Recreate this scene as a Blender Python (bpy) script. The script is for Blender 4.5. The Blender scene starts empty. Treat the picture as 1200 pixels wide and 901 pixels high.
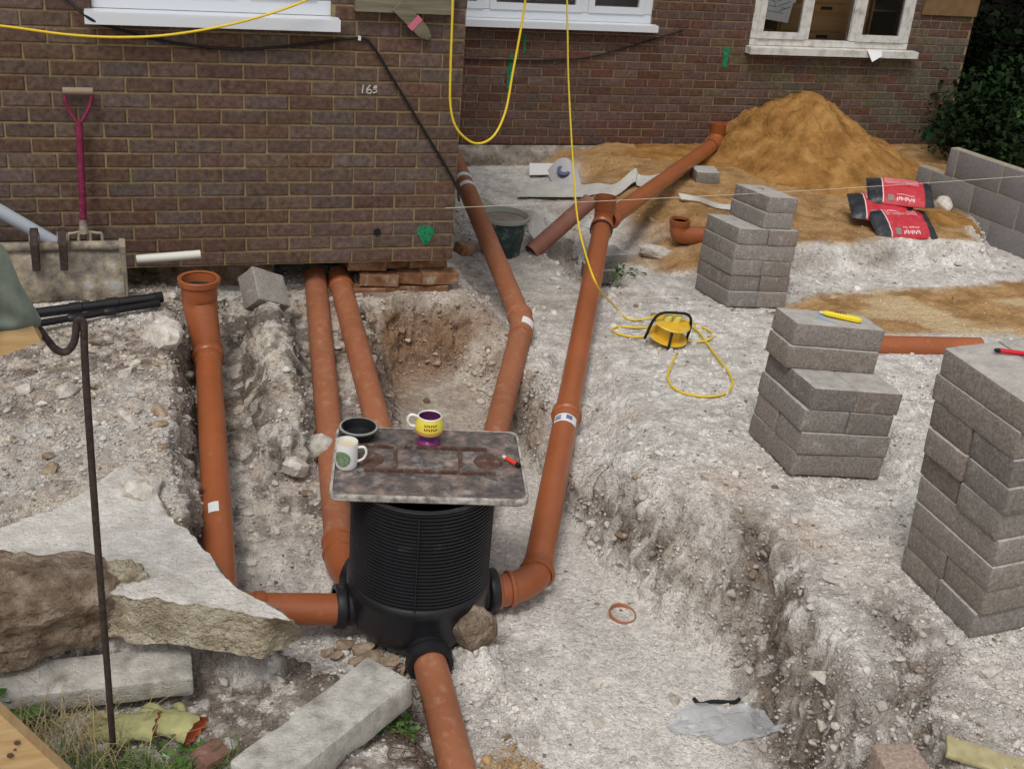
import bpy, bmesh, math, random
import numpy as np
from mathutils import Vector, Matrix

# ------------------------------------------------------------------ camera, sky, sun, exposure
SC = bpy.context.scene
COL = SC.collection
FPX, TH, RO, PSI, CAMZ = 1400.0, .4433, .0884, .328, 2.27      # focal length in px of a 1200 px wide picture, pitch, roll, heading
_c, _s = math.cos(-PSI), math.sin(-PSI)
_Rz = np.array([[_c, -_s, 0], [_s, _c, 0], [0, 0, 1]])
_F = np.array([0, math.cos(TH), -math.sin(TH)]); _r = np.array([1., 0, 0]); _u = np.cross(_r, _F)
CR = _Rz @ (math.cos(RO)*_r + math.sin(RO)*_u); CU = _Rz @ (-math.sin(RO)*_r + math.cos(RO)*_u); CF = _Rz @ _F
CPOS = np.array([0, 0, CAMZ])
cam = bpy.data.cameras.new('camera'); camo = bpy.data.objects.new('camera', cam); COL.objects.link(camo)
m = Matrix.Identity(4)
for i in range(3):
    m[i][0] = CR[i]; m[i][1] = CU[i]; m[i][2] = -CF[i]; m[i][3] = CPOS[i]
camo.matrix_world = m
cam.sensor_width = 36; cam.lens = FPX/1200*36; cam.clip_start = .05; cam.clip_end = 500
SC.camera = camo

SUN_EL, SUN_AZ = 58, 215       # degrees; azimuth measured clockwise from +Y (the way the camera looks)
w = bpy.data.worlds.new('World'); SC.world = w; w.use_nodes = True
nt = w.node_tree; nt.nodes.clear()
sky = nt.nodes.new('ShaderNodeTexSky'); sky.sky_type = 'NISHITA'; sky.sun_disc = False
sky.sun_elevation = math.radians(SUN_EL); sky.sun_rotation = math.radians(SUN_AZ)
sky.air_density = 1.6; sky.dust_density = 4.0; sky.ozone_density = 1.0
hs = nt.nodes.new('ShaderNodeHueSaturation'); hs.inputs['Saturation'].default_value = .22
bg = nt.nodes.new('ShaderNodeBackground'); bg.inputs[1].default_value = .118
wo = nt.nodes.new('ShaderNodeOutputWorld')
nt.links.new(sky.outputs[0], hs.inputs['Color']); nt.links.new(hs.outputs[0], bg.inputs[0]); nt.links.new(bg.outputs[0], wo.inputs[0])
sun = bpy.data.lights.new('sun', 'SUN'); sun.energy = 1.2; sun.angle = math.radians(16); sun.color = (1, .97, .92)
suno = bpy.data.objects.new('sun', sun); COL.objects.link(suno)
_el, _az = math.radians(SUN_EL), math.radians(SUN_AZ)
_sd = Vector((math.sin(_az)*math.cos(_el), math.cos(_az)*math.cos(_el), math.sin(_el)))
suno.rotation_euler = (-_sd).to_track_quat('-Z', 'Y').to_euler(); suno.location = (0, 0, 12)
SC.view_settings.view_transform = 'Standard'; SC.view_settings.look = 'None'
SC.view_settings.exposure = 0.0; SC.view_settings.gamma = 1.0; SC.view_settings.use_curve_mapping = False

# ------------------------------------------------------------------ helpers
def ray(x, y): return CF + CR*(x-600)/FPX - CU*(y-450.5)/FPX
def atz(x, y, z): d = ray(x, y); return CPOS + d*((z-CPOS[2])/d[2])
def aty(x, y, Y): d = ray(x, y); return CPOS + d*((Y-CPOS[1])/d[1])
def atZ(x, y, Z): return CPOS + ray(x, y)*Z
RNG = random.Random(7); NR = np.random.RandomState(11)
def V(p): return Vector((float(p[0]), float(p[1]), float(p[2])))

def _hash(ix, iy, iz, seed):
    h = (ix.astype(np.int64)*374761393 + iy.astype(np.int64)*668265263 + iz.astype(np.int64)*2147483647 + seed*974634777) & 0xffffffff
    h = ((h ^ (h >> 13))*1274126177) & 0xffffffff
    h = ((h ^ (h >> 15))*2246822519) & 0xffffffff
    return ((h ^ (h >> 16)) & 0xffffff)/float(0xffffff)
def vnoise(x, y, z=None, seed=0):
    """smooth value noise, -1..1"""
    x = np.asarray(x, float); y = np.asarray(y, float)
    ix, iy = np.floor(x), np.floor(y); fx, fy = x-ix, y-iy
    fx = fx*fx*fx*(fx*(fx*6-15)+10); fy = fy*fy*fy*(fy*(fy*6-15)+10)
    def lay(iz):
        a = _hash(ix, iy, iz, seed); b = _hash(ix+1, iy, iz, seed); c = _hash(ix, iy+1, iz, seed); d = _hash(ix+1, iy+1, iz, seed)
        return (a*(1-fx)+b*fx)*(1-fy) + (c*(1-fx)+d*fx)*fy
    if z is None:
        return lay(np.zeros_like(ix))*2-1
    z = np.asarray(z, float); iz = np.floor(z); fz = z-iz; fz = fz*fz*(3-2*fz)
    return (lay(iz)*(1-fz)+lay(iz+1)*fz)*2-1
def fbm(x, y, z=None, o=4, seed=0, gain=.5):
    t = 0; a = 1; n = 0; f = 1.0
    for k in range(o):
        t = t + a*vnoise(x*f+k*17.3, y*f-k*9.1, None if z is None else z*f+k*3.7, seed+k); n += a; a *= gain; f *= 2.03
    return t/n
def worley(x, y, seed=0):
    """distance to nearest jittered cell point (0..~1) and that cell's random value"""
    ix, iy = np.floor(x), np.floor(y); best = np.full(np.shape(x), 9.); val = np.zeros(np.shape(x))
    for dx in (-1, 0, 1):
        for dy in (-1, 0, 1):
            cx, cy = ix+dx, iy+dy; z0 = np.zeros_like(cx)
            px = cx+_hash(cx, cy, z0, seed); py = cy+_hash(cx, cy, z0, seed+5)
            d = np.hypot(px-x, py-y); mk = d < best
            best = np.where(mk, d, best); val = np.where(mk, _hash(cx, cy, z0, seed+9), val)
    return best, val
def sstep(a, b, t):
    t = np.clip((t-a)/(b-a), 0, 1); return t*t*(3-2*t)
def sdf(poly, x, y):
    """signed distance to a polygon in plan: positive inside"""
    x = np.asarray(x, float); y = np.asarray(y, float); P = np.asarray(poly, float)
    d = np.full(x.shape, 1e9); ins = np.zeros(x.shape, bool); n = len(P)
    for i in range(n):
        ax, ay = P[i]; bx, by = P[(i+1) % n]
        ex, ey = bx-ax, by-ay; L = ex*ex+ey*ey+1e-12
        t = np.clip(((x-ax)*ex+(y-ay)*ey)/L, 0, 1)
        d = np.minimum(d, np.hypot(x-(ax+t*ex), y-(ay+t*ey)))
        cr = ((ay > y) != (by > y)) & (x < (bx-ax)*(y-ay)/((by-ay) if by != ay else 1e-12)+ax)
        ins ^= cr
    return np.where(ins, d, -d)
def dline(pts, x, y):
    d = np.full(np.shape(x), 1e9)
    for (ax, ay), (bx, by) in zip(pts[:-1], pts[1:]):
        ex, ey = bx-ax, by-ay; L = ex*ex+ey*ey+1e-12
        t = np.clip(((x-ax)*ex+(y-ay)*ey)/L, 0, 1)
        d = np.minimum(d, np.hypot(x-(ax+t*ex), y-(ay+t*ey)))
    return d

def link(o, parent=None):
    COL.objects.link(o)
    if parent is not None: o.parent = parent
    return o
def mesh(name, verts, faces, mat, parent=None, smooth=False):
    me = bpy.data.meshes.new(name)
    me.from_pydata([tuple(map(float, v)) for v in verts], [], faces); me.update()
    if mat is not None: me.materials.append(mat)
    if smooth: me.polygons.foreach_set('use_smooth', [True]*len(me.polygons))
    o = bpy.data.objects.new(name, me); link(o, parent); return o
def fastmesh(name, verts, quads, mat, parent=None, smooth=True, cols=None):
    verts = np.asarray(verts, np.float32); quads = np.asarray(quads, np.int32)
    k = quads.shape[1]; me = bpy.data.meshes.new(name)
    me.vertices.add(len(verts)); me.vertices.foreach_set('co', verts.ravel())
    me.loops.add(quads.size); me.loops.foreach_set('vertex_index', quads.ravel())
    me.polygons.add(len(quads)); me.polygons.foreach_set('loop_start', np.arange(0, quads.size, k, dtype=np.int32))
    me.polygons.foreach_set('loop_total', np.full(len(quads), k, np.int32))
    me.update(calc_edges=True); me.validate()
    if smooth: me.polygons.foreach_set('use_smooth', np.ones(len(quads), bool))
    if cols is not None:
        at = me.color_attributes.new('gcol', 'FLOAT_COLOR', 'POINT')
        c4 = np.ones((len(verts), 4), np.float32); c4[:, :3] = cols; at.data.foreach_set('color', c4.ravel())
    me.materials.append(mat)
    o = bpy.data.objects.new(name, me); link(o, parent); return o
def thing(name, label, cat, loc=(0, 0, 0), group=None):
    o = bpy.data.objects.new(name, None); o.location = V(loc); o.empty_display_size = .1; link(o)
    return tag(o, label, cat, group)
def tag(o, label, cat, group=None):
    o['label'] = label; o['category'] = cat
    if group: o['group'] = group
    return o
def struct(o): o['kind'] = 'structure'; return o
def stuff(o): o['kind'] = 'stuff'; return o

class MB:
    """collects geometry given in world space; build() shifts it to the parent's origin"""
    def __init__(s): s.v = []; s.f = []
    def add(s, vs, fs):
        b = len(s.v); s.v += [tuple(map(float, p)) for p in vs]; s.f += [tuple(i+b for i in f) for f in fs]; return s
    def box(s, c, size, rz=0.0, M=None):
        hx, hy, hz = [q/2 for q in size]
        P = [Vector((x, y, z)) for z in (-hz, hz) for y in (-hy, hy) for x in (-hx, hx)]
        T = M if M is not None else Matrix.Translation(V(c)) @ Matrix.Rotation(rz, 4, 'Z')
        P = [T @ p for p in P]
        return s.add(P, [(0, 2, 3, 1), (4, 5, 7, 6), (0, 1, 5, 4), (2, 6, 7, 3), (0, 4, 6, 2), (1, 3, 7, 5)])
    def tube(s, pts, r, n=12, cap=True):
        pts = [V(p) for p in pts]; k = len(pts); rs = r if hasattr(r, '__len__') else [r]*k
        tan = []
        for i in range(k):
            a = pts[i]-pts[i-1] if i > 0 else pts[1]-pts[0]; b = pts[i+1]-pts[i] if i < k-1 else a
            t = a.normalized()+b.normalized(); tan.append(t.normalized() if t.length > 1e-6 else a.normalized())
        up = Vector((0, 0, 1)) if abs(tan[0].z) < .9 else Vector((1, 0, 0))
        u = tan[0].cross(up).normalized(); vs = []
        for i in range(k):
            u = (u - tan[i]*u.dot(tan[i])); u = u.normalized() if u.length > 1e-6 else tan[i].orthogonal().normalized()
            q = tan[i].cross(u)
            vs += [pts[i]+(u*math.cos(2*math.pi*j/n)+q*math.sin(2*math.pi*j/n))*rs[i] for j in range(n)]
        fs = [(i*n+j, i*n+(j+1) % n, (i+1)*n+(j+1) % n, (i+1)*n+j) for i in range(k-1) for j in range(n)]
        if cap: fs += [tuple(range(n-1, -1, -1)), tuple((k-1)*n+j for j in range(n))]
        return s.add(vs, fs)
    def lathe(s, prof, base, axis=(0, 0, 1), n=32):
        """prof: list of (radius, height along the axis)"""
        a = V(axis).normalized(); u = a.orthogonal().normalized(); q = a.cross(u); b = V(base); vs = []
        for (r, h) in prof:
            vs += [b+a*h+(u*math.cos(2*math.pi*j/n)+q*math.sin(2*math.pi*j/n))*max(r, 1e-5) for j in range(n)]
        fs = [(i*n+j, i*n+(j+1) % n, (i+1)*n+(j+1) % n, (i+1)*n+j) for i in range(len(prof)-1) for j in range(n)]
        return s.add(vs, fs)
    def build(s, name, mat, parent=None, smooth=False, auto=None):
        off = parent.matrix_world.translation if parent is not None else Vector((0, 0, 0))
        if parent is not None:
            q = parent; off = Vector((0, 0, 0))
            while q is not None: off = off+q.location; q = q.parent
        o = mesh(name, [Vector(p)-off for p in s.v], s.f, mat, parent, smooth)
        if auto is not None:
            me = o.data; me.polygons.foreach_set('use_smooth', [True]*len(me.polygons))
            me.set_sharp_from_angle(angle=math.radians(auto))
        return o
def base_at(o, p):
    """put a one-mesh thing's origin at p without moving its vertices in the world"""
    p = V(p); o.data.transform(Matrix.Translation(-p)); o.location = p; return o
def spline(pts, n=8):
    P = [V(p) for p in pts]; out = []
    for i in range(len(P)-1):
        p0 = P[i-1] if i > 0 else P[i]*2-P[i+1]; p1, p2 = P[i], P[i+1]; p3 = P[i+2] if i+2 < len(P) else P[i+1]*2-P[i]
        for k in range(n):
            t = k/n
            out.append(.5*((2*p1)+(p2-p0)*t+(2*p0-5*p1+4*p2-p3)*t*t+(3*p1-p0-3*p2+p3)*t**3))
    out.append(P[-1]); return out
def rbox_mesh(name, size, div, r, amp, seed, mat, fr=14.0):
    """box with worn, slightly uneven edges, centred on its base"""
    sx, sy, sz = size; nx, ny, nz = div; vd = {}; vs = []; fs = []
    def vid(i, j, k):
        if (i, j, k) not in vd: vd[(i, j, k)] = len(vs); vs.append([(i/nx-.5)*sx, (j/ny-.5)*sy, (k/nz-.5)*sz])
        return vd[(i, j, k)]
    for i in range(nx):
        for j in range(ny):
            fs.append((vid(i, j, 0), vid(i, j+1, 0), vid(i+1, j+1, 0), vid(i+1, j, 0))); fs.append((vid(i, j, nz), vid(i+1, j, nz), vid(i+1, j+1, nz), vid(i, j+1, nz)))
    for i in range(nx):
        for k in range(nz):
            fs.append((vid(i, 0, k), vid(i+1, 0, k), vid(i+1, 0, k+1), vid(i, 0, k+1))); fs.append((vid(i, ny, k), vid(i, ny, k+1), vid(i+1, ny, k+1), vid(i+1, ny, k)))
    for j in range(ny):
        for k in range(nz):
            fs.append((vid(0, j, k), vid(0, j, k+1), vid(0, j+1, k+1), vid(0, j+1, k))); fs.append((vid(nx, j, k), vid(nx, j+1, k), vid(nx, j+1, k+1), vid(nx, j, k+1)))
    P = np.array(vs); h = np.array(size)/2
    # pull the second ring towards the edge so that corners stay crisp
    for a, nn in enumerate(div):
        if nn >= 4:
            e = (np.abs(np.abs(P[:, a])-h[a]*(1-2/nn)) < 1e-6); P[e, a] = np.sign(P[e, a])*(h[a]-r)
    inn = np.clip(P, -(h-r), h-r); d = P-inn; L = np.linalg.norm(d, axis=1, keepdims=True)
    P = np.where(L > 1e-9, inn+d/np.maximum(L, 1e-9)*r, P)
    nrm = P/np.maximum(np.linalg.norm(P/h, axis=1, keepdims=True), 1e-6)/h; nrm /= np.maximum(np.linalg.norm(nrm, axis=1, keepdims=True), 1e-6)
    n = fbm(P[:, 0]*fr+seed*7, P[:, 1]*fr, P[:, 2]*fr, 3, seed); P = P+nrm*(n*amp)[:, None]
    ed = (np.sum(np.abs(P) > h-r*1.6, axis=1) >= 2); chip = vnoise(P[:, 0]*9+seed*3.3, P[:, 1]*9, P[:, 2]*9, seed+50)
    P = P-nrm*(ed*np.clip(chip-.35, 0, 1)*r*1.6)[:, None]
    P[:, 2] += sz/2
    me = bpy.data.meshes.new(name); me.from_pydata(P.tolist(), [], fs); me.update(); me.materials.append(mat)
    me.polygons.foreach_set('use_smooth', [True]*len(me.polygons)); me.set_sharp_from_angle(angle=math.radians(38))
    return me
def ico(sub):
    bm = bmesh.new(); bmesh.ops.create_icosphere(bm, subdivisions=sub, radius=1)
    v = np.array([p.co[:] for p in bm.verts]); f = np.array([[q.index for q in t.verts] for t in bm.faces]); bm.free(); return v, f
ICO1, ICO2, ICO3, ICO5 = ico(1), ico(2), ico(3), ico(5)
def rock_verts(seed, scale, ic=ICO2, amp=.35, fr=1.3, cuts=6, cmin=.62, crng=.25):
    v, f = ic; n = fbm(v[:, 0]*fr+seed*3.1, v[:, 1]*fr-seed*1.7, v[:, 2]*fr+seed, 3, seed)
    p = v*(1+amp*n)[:, None]
    r = np.random.RandomState(seed)          # a few flat fractured facets
    for k in range(cuts):
        d = r.normal(size=3); d /= np.linalg.norm(d); c = cmin+crng*r.rand(); t = p@d; p = p-np.outer(np.maximum(t-c, 0), d)
    p = p*np.array(scale)
    if len(v) > 2000: p = p+v*(.028*fbm(p[:, 0]*14+seed, p[:, 1]*14, p[:, 2]*14, 4, seed+9, .6)+.008*fbm(p[:, 0]*60, p[:, 1]*60, p[:, 2]*60, 2, seed+2))[:, None]
    return p, f
def rock(name, loc, scale, mat, seed, rz=0., ic=ICO3, amp=.35, fr=1.3, parent=None, rx=0.):
    p, f = rock_verts(seed, scale, ic, amp, fr)
    me = bpy.data.meshes.new(name); me.from_pydata(p.tolist(), [], f.tolist()); me.update(); me.materials.append(mat)
    me.polygons.foreach_set('use_smooth', [True]*len(me.polygons)); me.set_sharp_from_angle(angle=math.radians(30))
    o = bpy.data.objects.new(name, me); o.location = V(loc); o.rotation_euler = (rx, 0, rz); return link(o, parent)

# ------------------------------------------------------------------ materials
def srgb(r, g, b):
    f = lambda c: (c/255/12.92 if c/255 <= .04045 else ((c/255+.055)/1.055)**2.4)
    return (f(r), f(g), f(b), 1)
def mat(name, cols, scale=20., rough=.8, bump=0., bscale=60., rnd=0., metal=0., detail=6., rndhue=0., attr=None, spec=.3,
        dust=None, dust_amt=0., dust_scale=9., stretch=None, bump2=0., b2scale=300., coat=0., dust_toplight=None, dust_toplight_amt=.6):
    """cols: one colour, or a list of (pos, colour) along a noise; rnd: brightness change from object to object"""
    mt = bpy.data.materials.new(name); mt.use_nodes = True; t = mt.node_tree; N = t.nodes; L = t.links; N.clear()
    out = N.new('ShaderNodeOutputMaterial'); b = N.new('ShaderNodeBsdfPrincipled'); L.new(b.outputs[0], out.inputs[0])
    b.inputs['Roughness'].default_value = rough; b.inputs['Metallic'].default_value = metal; b.inputs['Specular IOR Level'].default_value = spec
    if coat: b.inputs['Coat Weight'].default_value = coat
    geo = N.new('ShaderNodeNewGeometry'); pos = geo.outputs['Position']
    if rnd or rndhue:
        oi = N.new('ShaderNodeObjectInfo')
        ad = N.new('ShaderNodeVectorMath'); ad.operation = 'MULTIPLY_ADD'
        cx = N.new('ShaderNodeCombineXYZ'); L.new(oi.outputs['Random'], cx.inputs[0]); L.new(oi.outputs['Random'], cx.inputs[2])
        L.new(cx.outputs[0], ad.inputs[0]); ad.inputs[1].default_value = (13, 0, 7); L.new(pos, ad.inputs[2]); pos = ad.outputs[0]
    if stretch:
        mp = N.new('ShaderNodeMapping'); mp.inputs['Scale'].default_value = stretch; L.new(pos, mp.inputs[0]); pos = mp.outputs[0]
    def noise(sc, det=detail, ro=.6):
        n = N.new('ShaderNodeTexNoise'); n.inputs['Scale'].default_value = sc; n.inputs['Detail'].default_value = det; n.inputs['Roughness'].default_value = ro
        L.new(pos, n.inputs['Vector']); return n.outputs['Fac']
    if isinstance(cols, list):
        cr = N.new('ShaderNodeValToRGB'); e = cr.color_ramp.elements
        while len(e) < len(cols): e.new(.5)
        for q, (p, c) in zip(e, cols): q.position = p; q.color = c
        L.new(noise(scale), cr.inputs[0]); col = cr.outputs[0]
    else:
        rg = N.new('ShaderNodeRGB'); rg.outputs[0].default_value = cols; col = rg.outputs[0]
    if attr:
        at = N.new('ShaderNodeAttribute'); at.attribute_name = attr
        mx = N.new('ShaderNodeMix'); mx.data_type = 'RGBA'; mx.blend_type = 'MULTIPLY'; mx.inputs['Factor'].default_value = 1
        L.new(at.outputs['Color'], mx.inputs['A']); L.new(col, mx.inputs['B']); col = mx.outputs['Result']
    if rnd or rndhue:
        h = N.new('ShaderNodeHueSaturation'); L.new(col, h.inputs['Color'])
        mr = N.new('ShaderNodeMapRange'); mr.inputs['To Min'].default_value = 1-rnd; mr.inputs['To Max'].default_value = 1+rnd
        L.new(oi.outputs['Random'], mr.inputs['Value']); L.new(mr.outputs[0], h.inputs['Value'])
        if rndhue:
            mu = N.new('ShaderNodeMath'); mu.operation = 'MULTIPLY'; mu.inputs[1].default_value = 7.31; L.new(oi.outputs['Random'], mu.inputs[0])
            fr = N.new('ShaderNodeMath'); fr.operation = 'FRACT'; L.new(mu.outputs[0], fr.inputs[0])
            m2 = N.new('ShaderNodeMapRange'); m2.inputs['To Min'].default_value = .5-rndhue; m2.inputs['To Max'].default_value = .5+rndhue
            L.new(fr.outputs[0], m2.inputs['Value']); L.new(m2.outputs[0], h.inputs['Hue'])
            m3 = N.new('ShaderNodeMapRange'); m3.inputs['To Min'].default_value = .75; m3.inputs['To Max'].default_value = 1.25
            mu2 = N.new('ShaderNodeMath'); mu2.operation = 'MULTIPLY'; mu2.inputs[1].default_value = 23.7; L.new(oi.outputs['Random'], mu2.inputs[0])
            fr2 = N.new('ShaderNodeMath'); fr2.operation = 'FRACT'; L.new(mu2.outputs[0], fr2.inputs[0]); L.new(fr2.outputs[0], m3.inputs['Value']); L.new(m3.outputs[0], h.inputs['Saturation'])
        col = h.outputs[0]
    if dust is not None:
        dn = N.new('ShaderNodeMapRange'); dn.inputs['From Min'].default_value = .62-dust_amt*.35; dn.inputs['From Max'].default_value = .82-dust_amt*.2
        dn.inputs['To Max'].default_value = min(1, .5+dust_amt*.45); L.new(noise(dust_scale, 10, .72), dn.inputs['Value'])
        mx = N.new('ShaderNodeMix'); mx.data_type = 'RGBA'; L.new(dn.outputs[0], mx.inputs['Factor']); L.new(col, mx.inputs['A']); mx.inputs['B'].default_value = dust; col = mx.outputs['Result']
        rm = N.new('ShaderNodeMapRange'); rm.inputs['To Min'].default_value = rough; rm.inputs['To Max'].default_value = .95; L.new(dn.outputs[0], rm.inputs['Value']); L.new(rm.outputs[0], b.inputs['Roughness'])
    if dust_toplight is not None:      # upward faces paler: chalk dust plus top light put into the colour
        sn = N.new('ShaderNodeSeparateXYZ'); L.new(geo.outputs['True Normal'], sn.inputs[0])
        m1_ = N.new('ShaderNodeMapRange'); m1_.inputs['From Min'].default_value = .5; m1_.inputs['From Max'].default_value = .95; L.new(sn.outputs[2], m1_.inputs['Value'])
        m2_ = N.new('ShaderNodeMapRange'); m2_.inputs['From Min'].default_value = .3; m2_.inputs['From Max'].default_value = .68; m2_.inputs['To Min'].default_value = .25; m2_.inputs['To Max'].default_value = dust_toplight_amt; L.new(noise(17, 8, .7), m2_.inputs['Value'])
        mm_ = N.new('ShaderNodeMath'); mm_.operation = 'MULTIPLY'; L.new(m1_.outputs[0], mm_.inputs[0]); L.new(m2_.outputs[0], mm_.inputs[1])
        mx = N.new('ShaderNodeMix'); mx.data_type = 'RGBA'; L.new(mm_.outputs[0], mx.inputs['Factor']); L.new(col, mx.inputs['A']); mx.inputs['B'].default_value = dust_toplight; col = mx.outputs['Result']
    L.new(col, b.inputs['Base Color'])
    prev = None
    for am, sc in ((bump, bscale), (bump2, b2scale)):
        if am:
            bp = N.new('ShaderNodeBump'); bp.inputs['Strength'].default_value = 1; bp.inputs['Distance'].default_value = am
            L.new(noise(sc, 4, .65), bp.inputs['Height'])
            if prev: L.new(prev, bp.inputs['Normal'])
            prev = bp.outputs[0]
    if prev: L.new(prev, b.inputs['Normal'])
    return mt
CHALK = srgb(205, 198, 186)
M = {}
M['ground'] = mat('ground_chalk', [(.25, (.74, .73, .72, 1)), (.5, (.98, .98, .98, 1)), (.72, (1.12, 1.11, 1.09, 1))], 42, .95, .006, 70, attr='gcol', spec=.1, bump2=.0025, b2scale=260)
def cells(mt, specs):
    t = mt.node_tree; N = t.nodes; L = t.links; b = next(n for n in N if n.type == 'BSDF_PRINCIPLED'); geo = next(n for n in N if n.type == 'NEW_GEOMETRY')
    col = b.inputs['Base Color'].links[0].from_socket; nrm = b.inputs['Normal'].links[0].from_socket
    for sc, dist, var in specs:
        v = N.new('ShaderNodeTexVoronoi'); v.inputs['Scale'].default_value = sc; L.new(geo.outputs['Position'], v.inputs['Vector'])
        sp = N.new('ShaderNodeSeparateColor'); L.new(v.outputs['Color'], sp.inputs[0])
        iv = N.new('ShaderNodeMath'); iv.operation = 'SUBTRACT'; iv.inputs[0].default_value = .62; L.new(v.outputs['Distance'], iv.inputs[1])
        mu = N.new('ShaderNodeMath'); mu.operation = 'MULTIPLY'; L.new(iv.outputs[0], mu.inputs[0]); L.new(sp.outputs[0], mu.inputs[1])
        bp = N.new('ShaderNodeBump'); bp.inputs['Distance'].default_value = dist; L.new(mu.outputs[0], bp.inputs['Height']); L.new(nrm, bp.inputs['Normal']); nrm = bp.outputs[0]
        mr = N.new('ShaderNodeMapRange'); mr.inputs['To Min'].default_value = 1-var; mr.inputs['To Max'].default_value = 1+var; L.new(sp.outputs[1], mr.inputs['Value'])
        h = N.new('ShaderNodeHueSaturation'); L.new(col, h.inputs['Color']); L.new(mr.outputs[0], h.inputs['Value']); col = h.outputs[0]
    L.new(col, b.inputs['Base Color']); L.new(nrm, b.inputs['Normal'])
cells(M['ground'], ((50, .012, .06), (115, .007, .08), (260, .003, .06)))
M['stone'] = mat('loose_stone', [(.3, (.8, .79, .78, 1)), (.7, (1.1, 1.1, 1.08, 1))], 90, .95, .002, 160, attr='gcol', spec=.1)
M['brick1'] = mat('brown_brick', [(.28, srgb(72, 57, 50)), (.5, srgb(97, 79, 70)), (.74, srgb(117, 100, 89))], 34, .9, .0022, 120, rnd=.15, rndhue=.012, spec=.15, dust=srgb(136, 124, 106), dust_amt=.06, dust_scale=30)
M['brick2'] = mat('red_brown_brick', [(.28, srgb(72, 54, 49)), (.5, srgb(95, 73, 66)), (.74, srgb(113, 91, 81))], 30, .9, .0022, 110, rnd=.18, rndhue=.014, spec=.15, dust=srgb(140, 128, 108), dust_amt=.1, dust_scale=9)
M['brick2g'] = mat('weathered_brick', [(.28, srgb(72, 64, 53)), (.5, srgb(95, 84, 69)), (.74, srgb(114, 102, 84))], 26, .92, .0022, 110, rnd=.16, rndhue=.02, spec=.15, dust=srgb(140, 136, 112), dust_amt=.25, dust_scale=6)
M['orangebrick'] = mat('orange_footing_brick', [(.3, srgb(92, 66, 50)), (.5, srgb(134, 96, 70)), (.75, srgb(140, 122, 102))], 14, .95, .004, 90, rnd=.2, spec=.1, dust=CHALK, dust_amt=.22, dust_scale=14)
M['mortar1'] = mat('sandy_mortar', [(.3, srgb(128, 110, 79)), (.7, srgb(156, 136, 100))], 30, .95, .003, 190, spec=.1)
M['mortar2'] = mat('grey_sandy_mortar', [(.3, srgb(118, 100, 76)), (.55, srgb(144, 124, 94)), (.75, srgb(150, 128, 74))], 8, .95, .003, 190, spec=.1)
M['footing'] = mat('footing_concrete', [(.3, srgb(120, 108, 96)), (.5, srgb(160, 150, 138)), (.7, srgb(186, 178, 166))], 14, .95, .01, 40, spec=.1, bump2=.003, b2scale=150)
M['block'] = mat('concrete_block', [(.3, srgb(112, 104, 98)), (.5, srgb(134, 126, 119)), (.68, srgb(154, 146, 139))], 90, .95, .0035, 130, rnd=.17, rndhue=.008, spec=.1, dust=srgb(204, 200, 194), dust_amt=.2, dust_scale=15, bump2=.0014, b2scale=420, dust_toplight=srgb(206, 202, 196), dust_toplight_amt=.75)
M['bpink'] = mat('pinkish_block', [(.3, srgb(138, 116, 106)), (.5, srgb(164, 142, 130)), (.7, srgb(182, 166, 152))], 90, .95, .003, 130, spec=.1)
M['gblock'] = mat('dense_grey_block', [(.3, srgb(112, 109, 110)), (.6, srgb(130, 127, 127)), (.8, srgb(142, 139, 138))], 60, .95, .0015, 200, rnd=.07, spec=.1)
M['gmortar'] = mat('block_mortar', [(.3, srgb(142, 132, 116)), (.7, srgb(168, 158, 140))], 40, .95, .002, 150, spec=.1)
M['pipe'] = mat('terracotta_plastic', [(.3, srgb(146, 81, 47)), (.7, srgb(162, 93, 56))], 3, .33, 0, rnd=.05, spec=.45, dust=srgb(184, 146, 118), dust_amt=.12, dust_scale=22)
M['pipedusty'] = mat('dusty_terracotta_plastic', [(.3, srgb(146, 90, 62)), (.7, srgb(162, 104, 74))], 3, .5, 0, rnd=.05, spec=.35, dust=srgb(182, 146, 122), dust_amt=.3, dust_scale=24)
M['pipepink'] = mat('old_brown_plastic', [(.3, srgb(134, 88, 74)), (.7, srgb(150, 104, 88))], 5, .6, 0, spec=.3, dust=srgb(180, 160, 146), dust_amt=.25)
M['rubber'] = mat('dark_seal_rubber', srgb(34, 26, 24), rough=.6)
M['black'] = mat('black_plastic', [(.3, srgb(24, 24, 27)), (.7, srgb(34, 34, 38))], 5, .42, 0, spec=.45, dust=srgb(120, 116, 112), dust_amt=.06, dust_scale=8)
M['blackmatt'] = mat('black_matt', srgb(26, 26, 28), rough=.7)
M['iron'] = mat('rusty_cover_iron', [(.3, srgb(60, 54, 53)), (.5, srgb(94, 86, 84)), (.62, srgb(128, 108, 98)), (.75, srgb(146, 138, 134))], 16, .7, .002, 60, metal=.0, spec=.4, dust=srgb(196, 190, 184), dust_amt=.3, dust_scale=17)
M['rust'] = mat('rust', [(.3, srgb(70, 50, 43)), (.7, srgb(106, 80, 68))], 40, .9, .001, 150, dust=srgb(190, 180, 170), dust_amt=.25, dust_scale=20)
M['rodsteel'] = mat('rusty_rod_steel', [(.3, srgb(40, 32, 30)), (.7, srgb(78, 64, 58))], 60, .75, .0006, 400)
M['sand'] = mat('building_sand', [(.28, srgb(122, 87, 46)), (.5, srgb(158, 116, 66)), (.72, srgb(184, 142, 88))], 6, .97, .012, 26, spec=.05, bump2=.004, b2scale=140)
M['slab'] = mat('old_concrete', [(.3, srgb(184, 178, 170)), (.5, srgb(204, 199, 192)), (.7, srgb(220, 216, 210))], 14, .95, .004, 60, spec=.1, dust=srgb(168, 156, 140), dust_amt=.12, dust_scale=6, bump2=.0016, b2scale=260)
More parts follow.
